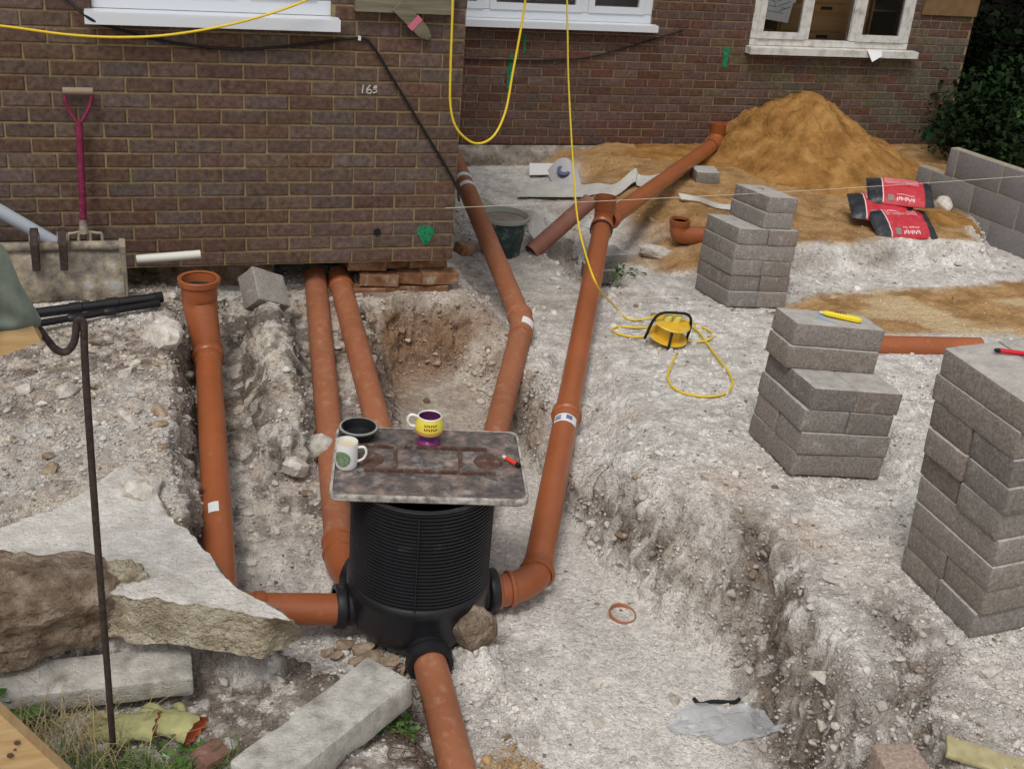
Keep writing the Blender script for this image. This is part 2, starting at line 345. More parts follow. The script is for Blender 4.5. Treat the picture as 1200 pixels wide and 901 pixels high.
M['slabedge'] = mat('broken_concrete', [(.3, srgb(128, 114, 94)), (.5, srgb(176, 164, 142)), (.72, srgb(200, 192, 174))], 9, .97, .012, 34, spec=.1, bump2=.004, b2scale=160)
M['kerb'] = mat('weathered_kerb', [(.3, srgb(140, 136, 128)), (.5, srgb(176, 172, 164)), (.7, srgb(204, 200, 192))], 14, .95, .003, 120, spec=.1, dust=srgb(118, 112, 100), dust_amt=.14, dust_scale=7)
M['earth'] = mat('earthy_lump', [(.3, srgb(90, 75, 62)), (.5, srgb(136, 119, 102)), (.7, srgb(168, 154, 138))], 15, .97, .008, 36, spec=.05, bump2=.004, b2scale=150)
cells(M['slab'], ((60, .006, .05), (150, .004, .05)))
cells(M['slabedge'], ((44, .012, .06), (120, .007, .08)))
cells(M['earth'], ((40, .009, .06), (100, .006, .08)))
cells(M['kerb'], ((120, .004, .06),))
cells(M['sand'], ((28, .012, .05), (90, .006, .05)))
M['white'] = mat('white_upvc', srgb(214, 218, 224), rough=.35, spec=.4)
M['oldwhite'] = mat('flaking_white_paint', [(.3, srgb(168, 164, 154)), (.5, srgb(206, 204, 198)), (.7, srgb(216, 214, 210))], 12, .7, .001, 80, dust=srgb(120, 108, 90), dust_amt=.12, dust_scale=18)
M['wood'] = mat('pale_timber', [(.35, srgb(186, 152, 104)), (.65, srgb(206, 174, 128))], 9, .7, .0006, 60, stretch=(1, 1, 6))
M['greywood'] = mat('weathered_board', [(.35, srgb(104, 98, 82)), (.65, srgb(134, 126, 106))], 16, .85, .001, 70, stretch=(.15, 1, 3))
M['cabinet'] = mat('oak_cabinet', [(.35, srgb(170, 126, 74)), (.65, srgb(190, 146, 92))], 5, .5, stretch=(.3, 1, 4))
M['indoor'] = mat('dim_room', [(.3, srgb(112, 100, 88)), (.7, srgb(130, 118, 104))], 3, .9)
M['paper'] = mat('paper', srgb(226, 226, 226), rough=.8)
M['print'] = mat('grey_print', srgb(150, 150, 155), rough=.8)
M['yellow'] = mat('yellow_cable', srgb(226, 194, 44), rough=.45, spec=.4)
M['yellowreel'] = mat('yellow_reel_plastic', [(.3, srgb(206, 160, 36)), (.7, srgb(226, 184, 60))], 12, .45, dust=srgb(206, 190, 150), dust_amt=.3, dust_scale=14)
M['paleyellow'] = mat('pale_yellow_socket', srgb(228, 220, 130), rough=.5)
M['cable'] = mat('black_cable', srgb(30, 28, 27), rough=.6)
M['green'] = mat('green_spray_paint', [(.35, srgb(26, 92, 64)), (.6, srgb(34, 138, 92))], 60, rough=.85)
M['chalkwhite'] = mat('white_chalk', srgb(196, 192, 184), rough=.95)
M['maroon'] = mat('maroon_painted_steel', [(.4, srgb(112, 26, 58)), (.7, srgb(134, 50, 78))], 20, .5, dust=srgb(170, 150, 150), dust_amt=.12, dust_scale=25)
M['handwood'] = mat('handle_wood', srgb(150, 132, 114), rough=.75)
M['muddysteel'] = mat('mud_covered_steel', [(.3, srgb(84, 76, 70)), (.45, srgb(132, 124, 114)), (.55, srgb(160, 146, 124)), (.66, srgb(178, 174, 168))], 11, .9, .008, 34, spec=.15, bump2=.003, b2scale=150)
M['greyplastic'] = mat('grey_plastic', srgb(176, 182, 192), rough=.45)
M['whiteplastic'] = mat('white_plastic', srgb(214, 212, 202), rough=.5, dust=srgb(160, 150, 130), dust_amt=.1)
M['tubgreen'] = mat('dark_green_tub', [(.35, srgb(34, 52, 52)), (.6, srgb(58, 78, 76)), (.75, srgb(150, 156, 150))], 14, .6, dust=srgb(176, 172, 162), dust_amt=.2, dust_scale=16)
M['tubrim'] = mat('muddy_rim', srgb(150, 148, 140), rough=.9)
M['mortarmix'] = mat('wet_mortar', [(.3, srgb(128, 118, 106)), (.7, srgb(156, 146, 132))], 20, .9, .004, 60)
M['bagred'] = mat('red_bag_plastic', [(.3, srgb(176, 40, 52)), (.7, srgb(198, 64, 74))], 10, .4, .003, 30, dust=srgb(200, 170, 160), dust_amt=.14, dust_scale=12)
M['bagpink'] = mat('faded_red_bag', [(.3, srgb(198, 96, 104)), (.7, srgb(214, 138, 140))], 12, .5, .003, 30)
M['bagblack'] = mat('black_bag_plastic', [(.3, srgb(30, 32, 36)), (.7, srgb(62, 64, 68))], 12, .35, .004, 26, dust=srgb(150, 142, 130), dust_amt=.12)
M['bagwhite'] = mat('bag_lettering', srgb(226, 190, 190), rough=.6)
M['baggrey'] = mat('bag_mark', srgb(128, 130, 120), rough=.6)
M['felt'] = mat('grey_damp_proof_sheet', [(.3, srgb(172, 170, 164)), (.7, srgb(200, 198, 192))], 8, .8, .001, 40)
M['sheet'] = mat('pale_plastic_sheet', srgb(190, 188, 190), rough=.4)
M['sheetblue'] = mat('blue_print', srgb(96, 106, 134), rough=.6)
M['mug'] = mat('white_glaze', srgb(226, 226, 222), rough=.2, spec=.5)
M['muggreen'] = mat('green_picture', [(.32, srgb(52, 66, 50)), (.45, srgb(96, 126, 84)), (.55, srgb(150, 168, 140)), (.64, srgb(92, 86, 84))], 170, .3)
M['tea'] = mat('milky_tea', srgb(208, 192, 168), rough=.3)
M['mugyellow'] = mat('yellow_glaze', srgb(226, 208, 78), rough=.25, spec=.5)
M['mugorange'] = mat('orange_glaze', srgb(222, 160, 92), rough=.25)
M['mugblue'] = mat('blue_glaze', srgb(82, 84, 122), rough=.25)
M['mugpurple'] = mat('purple_glaze', srgb(132, 44, 112), rough=.25)
M['mugdark'] = mat('plum_glaze', srgb(92, 40, 84), rough=.25)
M['letter'] = mat('brown_lettering', srgb(128, 62, 30), rough=.4)
M['redpen'] = mat('red_marker', srgb(218, 62, 44), rough=.4)
M['crimson'] = mat('crimson_pencil', srgb(206, 30, 48), rough=.4)
M['pencut'] = mat('pen_tip', srgb(222, 200, 184), rough=.5)
M['knifeyellow'] = mat('yellow_knife', srgb(232, 208, 40), rough=.4)
M['bluegrey'] = mat('blue_grey_plastic', srgb(140, 166, 190), rough=.4)
M['jacket'] = mat('sage_fabric', [(.3, srgb(104, 112, 102)), (.7, srgb(124, 131, 121))], 30, .95, .0006, 900, spec=.05)
M['glove'] = mat('lime_glove_fabric', [(.3, srgb(148, 147, 100)), (.7, srgb(176, 174, 124))], 30, .9, .002, 120, dust=srgb(150, 140, 120), dust_amt=.2, dust_scale=20)
M['gloveorange'] = mat('orange_cuff', srgb(206, 104, 64), rough=.9)
M['clay'] = mat('brown_clay', [(.3, srgb(112, 78, 68)), (.7, srgb(140, 104, 92))], 22, .9, .002, 90, dust=CHALK, dust_amt=.12, dust_scale=12)
M['leaf'] = mat('leaf_green', [(.3, srgb(44, 78, 30)), (.7, srgb(84, 122, 52))], 14, .6, rnd=.1)
M['leafdark'] = mat('dark_leaf', [(.3, srgb(16, 28, 13)), (.7, srgb(34, 54, 24))], 5, .7, spec=.12)
M['straw'] = mat('dry_grass', [(.3, srgb(138, 122, 90)), (.7, srgb(176, 160, 122))], 10, .9)
M['grass'] = mat('grass_green', [(.3, srgb(70, 96, 44)), (.7, srgb(112, 130, 70))], 10, .8)
M['root'] = mat('root_brown', srgb(92, 72, 62), rough=.9)
M['bark'] = mat('bark', [(.3, srgb(62, 52, 42)), (.7, srgb(92, 80, 66))], 14, .95, .01, 30)
M['fence'] = mat('dark_fence_board', [(.3, srgb(34, 29, 26)), (.7, srgb(50, 43, 38))], 12, .9, .002, 40, stretch=(1, 1, .15), rnd=.15)
M['pink'] = mat('pink_tape', srgb(214, 116, 140), rough=.7)
M['string'] = mat('string', srgb(206, 196, 178), rough=.9)
M['label'] = mat('white_label', srgb(224, 224, 224), rough=.5)
M['labelblue'] = mat('blue_label_print', srgb(110, 116, 150), rough=.5)
M['ochre'] = mat('ochre_panel', [(.3, srgb(106, 82, 56)), (.7, srgb(128, 100, 68))], 12, rough=.9)
def glass():
    mt = bpy.data.materials.new('window_glass'); mt.use_nodes = True; t = mt.node_tree; N = t.nodes; L = t.links; N.clear()
    o = N.new('ShaderNodeOutputMaterial'); mx = N.new('ShaderNodeMixShader'); tr = N.new('ShaderNodeBsdfTransparent'); g = N.new('ShaderNodeBsdfGlossy')
    tr.inputs[0].default_value = (.96, .97, .97, 1); g.inputs['Roughness'].default_value = .03
    f = N.new('ShaderNodeFresnel'); f.inputs[0].default_value = 1.5
    L.new(f.outputs[0], mx.inputs[0]); L.new(tr.outputs[0], mx.inputs[1]); L.new(g.outputs[0], mx.inputs[2]); L.new(mx.outputs[0], o.inputs[0]); return mt
M['glass'] = glass()
def film():
    mt = bpy.data.materials.new('thin_plastic_film'); mt.use_nodes = True; t = mt.node_tree; N = t.nodes; L = t.links; N.clear()
    o = N.new('ShaderNodeOutputMaterial'); mx = N.new('ShaderNodeMixShader'); mx.inputs[0].default_value = .5; tr = N.new('ShaderNodeBsdfTransparent'); p = N.new('ShaderNodeBsdfPrincipled')
    p.inputs['Base Color'].default_value = srgb(196, 198, 202); p.inputs['Roughness'].default_value = .25
    L.new(tr.outputs[0], mx.inputs[1]); L.new(p.outputs[0], mx.inputs[2]); L.new(mx.outputs[0], o.inputs[0]); return mt
M['film'] = film()

W1Y, W2Y, CORNER = 6.116, 10.0, 1.66
# ------------------------------------------------------------------ ground
def XY(pts, z): return [tuple(atz(x, y, z)[:2]) for x, y in pts]
TRENCH = [(.74, .6), (.74, 2.3), (.75, 2.85), (.66, 3.1), (.42, 3.26), (.12, 3.5), (.07, 3.8), (.075, 4.4), (.09, 5.0), (.11, 5.75), (.3, 6.02), (.75, 6.2), (1.12, 6.2),
          (1.16, 6.06), (1.62, 6.06), (1.82, 5.98), (1.97, 5.6), (1.94, 5.2), (1.9, 4.8), (1.95, 4.4), (2.0, 3.98), (2.15, 3.62), (2.34, 3.32), (2.3, 3.0), (2.24, 2.6), (2.2, 2.0), (2.15, .6)]
PLAT = XY([(545, 196), (600, 222), (640, 243), (690, 262), (728, 276), (770, 292), (830, 302), (880, 296), (930, 290), (1010, 285), (1100, 283), (1162, 288)], -.35) + [(6.6, 8.0), (6.9, 8.6), (9.5, 8.6), (9.5, 12), (1.5, 12), (1.5, 9.2)]
SANDLOW = XY([(918, 338), (1010, 331), (1100, 326), (1210, 316), (1260, 330), (1240, 408), (1110, 398), (1010, 398), (915, 372)], -.40)
GULLY = [XY([(870, 668), (900, 720), (905, 790), (945, 850), (960, 905)], -.42), XY([(1040, 742), (1070, 780), (1055, 840), (1085, 900)], -.3)]
HOLE = XY([(640, 288), (690, 268), (730, 300), (735, 338), (700, 338), (665, 318)], -.5)
# where the block stacks stand: near left corner, turn in degrees, height, slope along its front and along its side
PADS = [(atz(925, 556, -.2)[:2], -3., -.2, -.1, -.05), (atz(850, 359, -.46)[:2], 1.5, -.46, -.07, -.1), (atz(1139, 747, -.17)[:2], 0.5, -.175, .07, .01)]
CARVE = (atz(629, 672, -.47), atz(705, 268, -.16))
def ground_parts(x, y):
    x = np.asarray(x, float); y = np.asarray(y, float)
    wx = x+.035*vnoise(x*4.2, y*4.2, seed=3)+.018*vnoise(x*11, y*11, seed=4); wy = y+.035*vnoise(x*4.2, y*4.2, seed=5)+.018*vnoise(x*11, y*11, seed=6)
    right = np.clip(-.2-.098*np.maximum(y-3.9, 0), -.52, -.12)
    left = -.12+.05*(np.clip(y, 2, 6)-4)
    fore = -.46+.025*vnoise(x*3, y*3, seed=8)
    lf = sstep(3.32, 3.44, wy)
    leftb = fore*(1-lf)+left*lf
    tx = sstep(.95, 1.75, x+0*y)
    base = leftb*(1-tx)+right*tx
    nearwall = sstep(5.8, 6.1, y)*(x < 2.2)*(1-sstep(1.7, 2.1, x)); base = base*(1-nearwall)+(-.19+.04*(1-sstep(.1, .5, x)))*nearwall
    # dug platform by the far wall
    pd = sdf(PLAT, wx, wy); pt = sstep(-.1, .07, pd); base = base*(1-pt)+(-.35-.2*sstep(4.1, 3.3, x+.12*vnoise(x*3, y*3, seed=9)))*pt
    base = np.where(y > 10.2, -.4, base)
    # the trenches
    td = sdf(TRENCH, wx, wy)
    steep = .15+.17*sstep(1.75, 2.0, x)+.1*(sstep(1.1, 1.3, x)*sstep(5.2, 5.6, y))
    flL = np.clip(-.34+.18*(y-5.3), -.6, -.12)
    k = sstep(1.1, 1.26, wx)*(1-sstep(5.9, 6.3, y))
    floor = flL*(1-k)+(-.6-.05*sstep(3.3, 2.4, y))*k
    tt = sstep(0, 1, td/steep)
    h = base*(1-tt)+floor*tt
    # left ridge of undug soil between the pipes
    rd = dline([(.6, 5.6), (.6, 5.3), (.57, 4.75)], x, y); rr = np.exp(-(rd/.12)**4)*(.26-.05*sstep(5.4, 4.7, y)); h = h+rr*sstep(-.02, .1, td)
    # spoil heaps round the chamber
    h = h+.1*np.exp(-(((x-.62)/.2)**2+((y-3.3)/.13)**2))+.1*np.exp(-(((x-1.12)/.1)**2+((y-3.42)/.1)**2))
    # gravel bedding slope left of the chamber
    for g, dp in zip(GULLY, (.13, .09)):
        d = dline(g, wx, wy); h = h-dp*np.exp(-(d/.055)**2)
    hd = sdf(HOLE, wx, wy); h = h-.2*sstep(-.04, .12, hd)
    for (pc, pa, pz, sa, sb) in PADS:
        ca_, sa_ = math.cos(math.radians(pa)), math.sin(math.radians(pa)); u = (x-pc[0])*ca_+(y-pc[1])*sa_; v = -(x-pc[0])*sa_+(y-pc[1])*ca_
        dd = np.hypot(np.maximum(np.abs(u-.22)-.22, 0), np.maximum(np.abs(v-.22)-.22, 0)); ww = sstep(.3, .02, dd)*(tt < .3)
        h = h*(1-ww)+(pz-.012+u*sa+v*sb)*ww
    # the diggers lowered the ground along the long right-hand pipe
    pa, pb = CARVE; ex, ey = pb[0]-pa[0], pb[1]-pa[1]; t_ = np.clip(((x-pa[0])*ex+(y-pa[1])*ey)/(ex*ex+ey*ey), 0, 1)
    dc = np.hypot(x-(pa[0]+t_*ex), y-(pa[1]+t_*ey)); lim = pa[2]+(pb[2]-pa[2])*t_-.1+.75*np.maximum(dc-.1, 0); h = np.where((y > 4.2) & (y < 7.9), np.minimum(h, lim+.0*h), h)
    # rounded shoulder bulging out of the right bank
    h = h+.05*np.exp(-(((x-2.12)/.22)**2+((y-4.0)/.45)**2))
    return h, td, tt, pd, lf, k
def ground_fine(x, y, h, td, tt, pd):
    face = np.exp(-((tt-.5)/.33)**2)*(td > -.1)
    pface = np.exp(-((pd+.02)/.07)**2)
    rough = .55+.7*face+.6*pface
    flat = tt*(1-face)*sstep(1.3, 1.5, x)
    trod = np.exp(-(dline([(2.5, 4.6), (2.45, 6.0), (2.5, 7.2)], x, y)/.35)**2)
    rough = rough*(1-.62*flat)*(1-.4*trod)
    w1, v1 = worley(x*9+.5*vnoise(x*6, y*6, seed=31), y*9, 21); w2, v2 = worley(x*24, y*24+.4*vnoise(x*20, y*20, seed=32), 22); w3, v3 = worley(x*52, y*52, 23)
    n = .018*fbm(x*3.2, y*3.2, None, 3, 12) + .012*fbm(x*13, y*13, None, 4, 14)
    n = n + (.030*face+.006)*(v1-.5)*(1-w1) + .0125*(.62-w2)*v2*1.3 + .0068*(.6-w3)*v3
    n = n + .028*face*fbm(x*7, y*7, None, 4, 19)
    return h+n*rough
def H(x, y):
    h, td, tt, pd, lf, k = ground_parts(x, y); return ground_fine(np.asarray(x, float), np.asarray(y, float), h, td, tt, pd)
def h1(x, y): return float(H(np.array([x]), np.array([y]))[0])
def gz(px, py, zz, lift=.011):
    for _ in range(5): p = atz(px, py, zz); zz = .4*zz+.6*float(ground_parts(np.array([p[0]]), np.array([p[1]]))[0][0])
    p[2] = h1(p[0], p[1])+lift; return p
def seg(a, b, st): return list(np.arange(a, b-1e-9, st))
def grow(a, st, k, end):
    o = []; v = a
    while v < end: o.append(v); v += st; st *= k
    return o+[end]
gx = np.array([-p for p in grow(1.2, .05, 1.35, 60)][::-1] + seg(-1.15, -.72, .04)+seg(-.72, 3.3, .0105)+seg(3.3, 7.6, .024)+grow(7.6, .05, 1.35, 70))
gy = np.array([-p for p in grow(-1.0, .15, 1.4, 50)][::-1] + seg(1.05, 2.25, .04)+seg(2.25, 6.3, .0112)+seg(6.3, 10.25, .021)+grow(10.25, .08, 1.35, 80))
GX, GY = np.meshgrid(gx, gy)
h, td, tt, pd, lf, kk = ground_parts(GX, GY); HZ = ground_fine(GX, GY, h, td, tt, pd)
far = sstep(8.5, 12, np.hypot(GX-3, GY-5)); HZ = HZ*(1-far)+(-.4)*far
gzy, gzx = np.gradient(HZ, gy, gx); nl_ = np.sqrt(1+gzx**2+gzy**2); slope = np.clip(nl_-1, 0, 1.5)/1.5*(1-far)
flr = np.clip(tt, 0, 1)*sstep(1.25, 1.5, GX)*(1-slope); dn = ((.006+.042*slope)*fbm(GX*13, GY*13, HZ*13, 4, 91, .55)+(.003+.02*slope)*(np.abs(vnoise(GX*30, GY*30, HZ*30, 95))*2-1))*(1-.6*flr)
dn = np.where((np.abs(GX-3) < 5) & (np.abs(GY-5.5) < 5), dn, 0)
PXG, PYG, PZG = GX-gzx/nl_*dn, GY-gzy/nl_*dn, HZ+dn/nl_
# base colours of the ground by what it is made of: chalk, brown topsoil, clay stain, sand
def C(*a): return np.array(srgb(*a)[:3])
def mixc(a, b, t): return a*(1-t[..., None])+b*t[..., None]
def ground_colour(x, y, td, tt, pd, lf, k, z=0.):
    z = z+0*x; n1 = fbm(x*2.3, y*2.3, z*2.3, 4, 41); n2 = fbm(x*9, y*9, z*9, 5, 42, .62); n3 = fbm(x*30, y*30, z*30, 3, 43)
    w2, v2 = worley(x*24, y*24+.4*vnoise(x*20, y*20, seed=32), 22); w1, v1 = worley(x*9+.5*vnoise(x*6, y*6, seed=31), y*9, 21)
    chalk = mixc(C(198, 192, 185), C(234, 229, 223), sstep(-.5, .5, n2+.5*n3))
    chalk = chalk*(.88+.22*v2)[..., None]
    col = chalk
    soil = mixc(C(84, 69, 57), C(132, 113, 95), sstep(-.5, .5, n2)); soil = mixc(soil, chalk, sstep(.62, .9, v2)*.75)
    tan = mixc(C(158, 140, 122), C(194, 180, 165), sstep(-.4, .4, n2))
    face = np.exp(-((tt-.5)/.35)**2)*(td > -.12)
    # trench faces: dirty chalk with brown streaks
    col = mixc(col, mixc(tan, soil, sstep(-.1, .5, n1+n3*.5)), np.clip(face*(.6+.5*n1), 0, .85))
    fl = tt*(1-face)*sstep(1.3, 1.5, x)*(1-sstep(4.4, 5.0, y)); col = mixc(col, mixc(C(206, 200, 192), C(232, 227, 220), sstep(-.4, .4, n1)), fl*.6)
    # left pipes' trench: brown soil
    lft = sstep(.05, .2, x)*(1-sstep(1.15, 1.5, x))*sstep(3.75, 4.6, y)*(td > -.05)
    col = mixc(col, mixc(soil, tan, sstep(-.15, .35, n2)), lft*np.clip(.82+.35*n1, .35, .97))
    # clayey pit behind the chamber
    pit = sstep(1.1, 1.3, x)*(1-sstep(1.85, 2.05, x))*sstep(4.5, 5.3, y)*(1-sstep(6.2, 6.4, y))
    col = mixc(col, mixc(tan, C(146, 112, 82), sstep(.0, .5, n1+face*.4)), pit*.8)
    # left bank: dirty rubble
    lb = (1-sstep(.12, .2, x))*sstep(3.4, 3.6, y); col = mixc(col, mixc(soil, tan, sstep(-.3, .3, n3+n2)), lb*sstep(-.75, .25, n1*1.2+n2*1.1+n3*.5)*.85)
    # foreground verge
    fg = (1-lf)*(1-sstep(.8, 1.0, x)); col = mixc(col, mixc(soil, chalk, sstep(-.1, .5, n2)), fg*.8)
    # right bank front: earthy crevices
    for g in GULLY:
        d = dline(g, x, y); col = mixc(col, soil*.85, np.exp(-(d/.13)**2)*np.clip(.75+.6*n2, 0, 1))
    fr = sstep(2.15, 2.5, x)*(1-sstep(2.9, 3.3, x))*(1-sstep(2.4, 2.9, y)); col = mixc(col, tan*.8, fr*np.clip(.3+.8*n1, 0, .7))
    # gravel bedding in front of the chamber
    gr = np.exp(-(((x-1.08)/.13)**2+((y-2.72)/.22)**2)**2); col = mixc(col, mixc(C(150, 118, 82), C(196, 170, 132), sstep(-.3, .3, n3)), gr*.9)
    # sand trodden into the platform and the low bed
    sp = sstep(.02, .14, pd+.05*n1)*sstep(3.2, 3.7, x+.5*n1); sandc = mixc(C(150, 112, 66), C(190, 150, 98), sstep(-.5, .5, n2))
    col = mixc(col, sandc, sp*.95)
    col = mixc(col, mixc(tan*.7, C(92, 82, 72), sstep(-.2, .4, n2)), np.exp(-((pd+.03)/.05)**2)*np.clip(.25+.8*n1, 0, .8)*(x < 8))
    sl = sdf(SANDLOW, x+.12*n1, y+.12*n2); col = mixc(col, mixc(sandc*1.08, C(212, 186, 144), sstep(.0, .5, n1)), sstep(-.06, .1, sl)*.95)
    st = np.exp(-(dline([(2.0, 5.0), (2.2, 4.2), (2.5, 3.4)], x, y)/.3)**2); col = mixc(col, C(196, 168, 142), st*np.clip(n1*.9, 0, .45))
    bk = sstep(6.2, 6.6, y)*(x < 3.2)*(pd < 0); col = mixc(col, tan, bk*np.clip(.2+.7*n1, 0, .6))
    yard = sstep(7.0, 8.2, x)*(y < 14); col = mixc(col, C(70, 62, 50), yard)
    return np.clip(col, .01, .9)
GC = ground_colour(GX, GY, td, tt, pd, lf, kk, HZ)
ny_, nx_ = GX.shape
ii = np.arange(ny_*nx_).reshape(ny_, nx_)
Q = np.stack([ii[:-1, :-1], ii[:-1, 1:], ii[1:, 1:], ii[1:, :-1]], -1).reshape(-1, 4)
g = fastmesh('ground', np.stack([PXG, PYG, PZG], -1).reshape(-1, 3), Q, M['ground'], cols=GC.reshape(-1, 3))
struct(g)

# ------------------------------------------------------------------ brick walls of the house
_bc = {}
def brick_mesh(wd, var, mt):
    key = (round(wd*200), var, mt.name)
    if key in _bc: return _bc[key]
    wd = round(wd*200)/200; r = random.Random(hash(key[:2]) & 0xffff); hx, hz = wd/2, .0325; c = .004
    j = lambda s: r.uniform(-s, s)
    vs = []
    for (y, ins) in ((.1, 0), (c, 0), (0, c)):
        for (sx, sz) in ((-1, -1), (1, -1), (1, 1), (-1, 1)):
            vs.append((sx*(hx-ins)+j(.0016), y+(j(.0012) if y < .05 else 0), sz*(hz-ins)+j(.0014)))
    fs = [(11, 10, 9, 8)[::-1]]
    for a in (0, 4):
        for k in range(4): fs.append((a+k, a+(k+1) % 4, a+4+(k+1) % 4, a+4+k))
    me = bpy.data.meshes.new('brick'); me.from_pydata(vs, [], [f for f in fs]); me.update(); me.materials.append(mt)
    bm = bmesh.new(); bm.from_mesh(me); bmesh.ops.recalc_face_normals(bm, faces=bm.faces); bm.to_mesh(me); bm.free()
    _bc[key] = me; return me
def in_view(p, mg=12):
    d = np.asarray(p)-CPOS; z = d@CF
    if z < .1: return False, 0
    px, py = 600+FPX*(d@CR)/z, 450.5-FPX*(d@CU)/z
    return (-mg < px < 1200+mg and -mg < py < 901+mg), z
def brick_wall(house, wy, x0, x1, ztop, zbot, zphase, xphase, opens, mats, mortar, hide=None, limit=295, deep=.1):
    """stretcher bond wall facing -Y; opens = (xa, xb, za, zb) window openings"""
    mb = MB(); xs = sorted({x0, x1, *[o for q in opens for o in q[:2]]}); T = .24
    for a, b in zip(xs[:-1], xs[1:]):
        cuts = sorted([(q[2], q[3]) for q in opens if q[0] <= a+1e-6 and q[1] >= b-1e-6]); z = zbot
        for (za, zb) in cuts+[(ztop, ztop)]:
            if za > z: mb.box(((a+b)/2, wy+.006+T/2, (z+za)/2), (b-a, T, za-z))
            z = zb
    wall = mb.build('wall', mortar, house)
    hl = house.location; cand = []
    n0 = math.floor((zbot-zphase)/.075); n1 = math.ceil((ztop-zphase)/.075)
    for j in range(n0, n1):
        zc = zphase+(j+.5)*.075
        if zc-.036 < zbot-.02 or zc+.03 > ztop: continue
        off = xphase+(.1125 if j % 2 else 0); i0 = math.floor((x0-off)/.225)
        for i in range(i0, math.ceil((x1-off)/.225)+1):
            a, b = max(off+i*.225+.005, x0), min(off+(i+1)*.225-.005, x1)
            segs = [(a, b)]
            for (xa, xb, za, zb) in opens:
                if za-.03 < zc < zb+.03:
                    ns = []
                    for (p, q) in segs:
                        if q <= xa or p >= xb: ns.append((p, q))
                        else:
                            if p < xa: ns.append((p, xa))
                            if q > xb: ns.append((xb, q))
                    segs = ns
            for (p, q) in segs:
                if q-p < .02: continue
                c = ((p+q)/2, wy, zc); v, Z = in_view(c)
                if v and hide and hide(c): v = False
                cand.append((0 if v else 1, Z*(1 if q-p > .1 else 1.3), c, q-p))
    cand.sort(); ind = cand[:limit]; rest = cand[limit:]
    ind = [q for q in ind if q[0] == 0]; rest = cand[len(ind):]
    for _, _, c, wd in ind:
        o = bpy.data.objects.new('brick', brick_mesh(wd, RNG.randrange(4), mats(c)))
        o.location = (c[0]-hl.x, c[1]-hl.y+RNG.uniform(-.002, .0015), c[2]-hl.z+RNG.uniform(-.001, .001)); o.rotation_euler = (RNG.uniform(-.008, .008), RNG.uniform(-.004, .004), RNG.uniform(-.008, .008))
        link(o, wall)
    bym = {}
    for _, _, c, wd in rest: bym.setdefault(mats(c), []).append((c, wd))
    for mt, lst in bym.items():
        vs = []; fs = []
        for c, wd in lst:
            me = brick_mesh(wd, 0, mt); b = len(vs)
            vs += [(v.co.x+c[0]-hl.x, v.co.y+c[1]-hl.y, v.co.z+c[2]-hl.z) for v in me.vertices]; fs += [tuple(b+i for i in p.vertices) for p in me.polygons]
        stuff(mesh('bricks_beyond', vs, fs, mt, wall))
    return wall
wing = thing('house_wing', 'projecting wing of the house in brown brick with white window above the pipes', 'house', (.3, W1Y, 0))
zph1 = CAMZ-.954+.0375      # top bed of a course
WIN1 = (-.16, .97, 1.285, 2.45)
w1 = brick_wall(wing, W1Y, -3.2, CORNER, 2.75, 0.0, zph1-30*.075, -.59+.1125, [WIN1], lambda c: M['brick1'], M['mortar1'], limit=290)
house = thing('house', 'long rear wall of the house in red-brown brick behind the sand heap', 'house', (4.7, W2Y, -.37))
WIN2 = (2.3, 4.4, .7, 1.9); WIN3 = (5.38, 7.05, .56, 1.75)
def w2mat(c):
    r = math.sin(c[0]*91.7+c[2]*57.3)*.5+.5
    g = max(0, min(1, (c[0]-5.0)/1.2))*max(0, min(1, 1-abs(c[2]-.25)/.75))
    return M['brick2g'] if r < g*.75 else M['brick2']
def hid2(c):
    a = c[0]/c[1]*W1Y
    return a < CORNER-.03
w2 = brick_wall(house, W2Y, 1.66, 7.72, 2.75, -.365, .16-20*.075, 3.759-20*.225, [WIN2, WIN3], w2mat, M['mortar2'], hid2, limit=290)
# hidden returns, backs and roofs so that rooms behind the windows are closed
mb = MB(); mb.box((CORNER-.11, (W1Y+.25+W2Y)/2, 1.3), (.2, W2Y-W1Y-.26, 2.88)); mb.build('return_wall', M['brick1'], wing)
mb = MB(); mb.box((-3.1, 8.2, 1.3), (.2, 3.6, 2.88)); mb.build('return_wall', M['brick1'], wing)
mb = MB(); mb.box((7.61, 12.1, 1.1), (.215, 3.7, 3.2)); mb.build('return_wall', M['brick2g'], house)
mb = MB(); mb.box((2.5, 13.9, 1.1), (10.4, .2, 3.2)); mb.box((-2.6, 12, 1.1), (.2, 3.7, 3.2)); mb.build('back_wall', M['brick2'], house)
mb = MB(); mb.box((-.75, 7.9, 2.83), (5.2, 4.2, .14)); mb.build('flat_roof', M['indoor'], wing)
mb = MB(); mb.box((2.5, 12.0, 2.85), (10.9, 4.4, .18)); mb.build('flat_roof', M['indoor'], house)
def room(parent, x0, x1, y0, y1, z0, z1, extra=()):
    mb = MB()
    mb.box(((x0+x1)/2, y1, (z0+z1)/2), (x1-x0, .05, z1-z0)); mb.box((x0, (y0+y1)/2, (z0+z1)/2), (.05, y1-y0, z1-z0)); mb.box((x1, (y0+y1)/2, (z0+z1)/2), (.05, y1-y0, z1-z0))
    mb.box(((x0+x1)/2, (y0+y1)/2, z0), (x1-x0, y1-y0, .05)); mb.box(((x0+x1)/2, (y0+y1)/2, z1), (x1-x0, y1-y0, .05)); mb.build('room_lining', M['indoor'], parent)
room(wing, -2.7, 1.5, W1Y+.25, 9.4, .1, 2.7)
room(house, 1.8, 4.75, W2Y+.25, 13.0, -.3, 2.6); room(house, 4.8, 7.45, W2Y+.25, 12.6, -.3, 2.6)
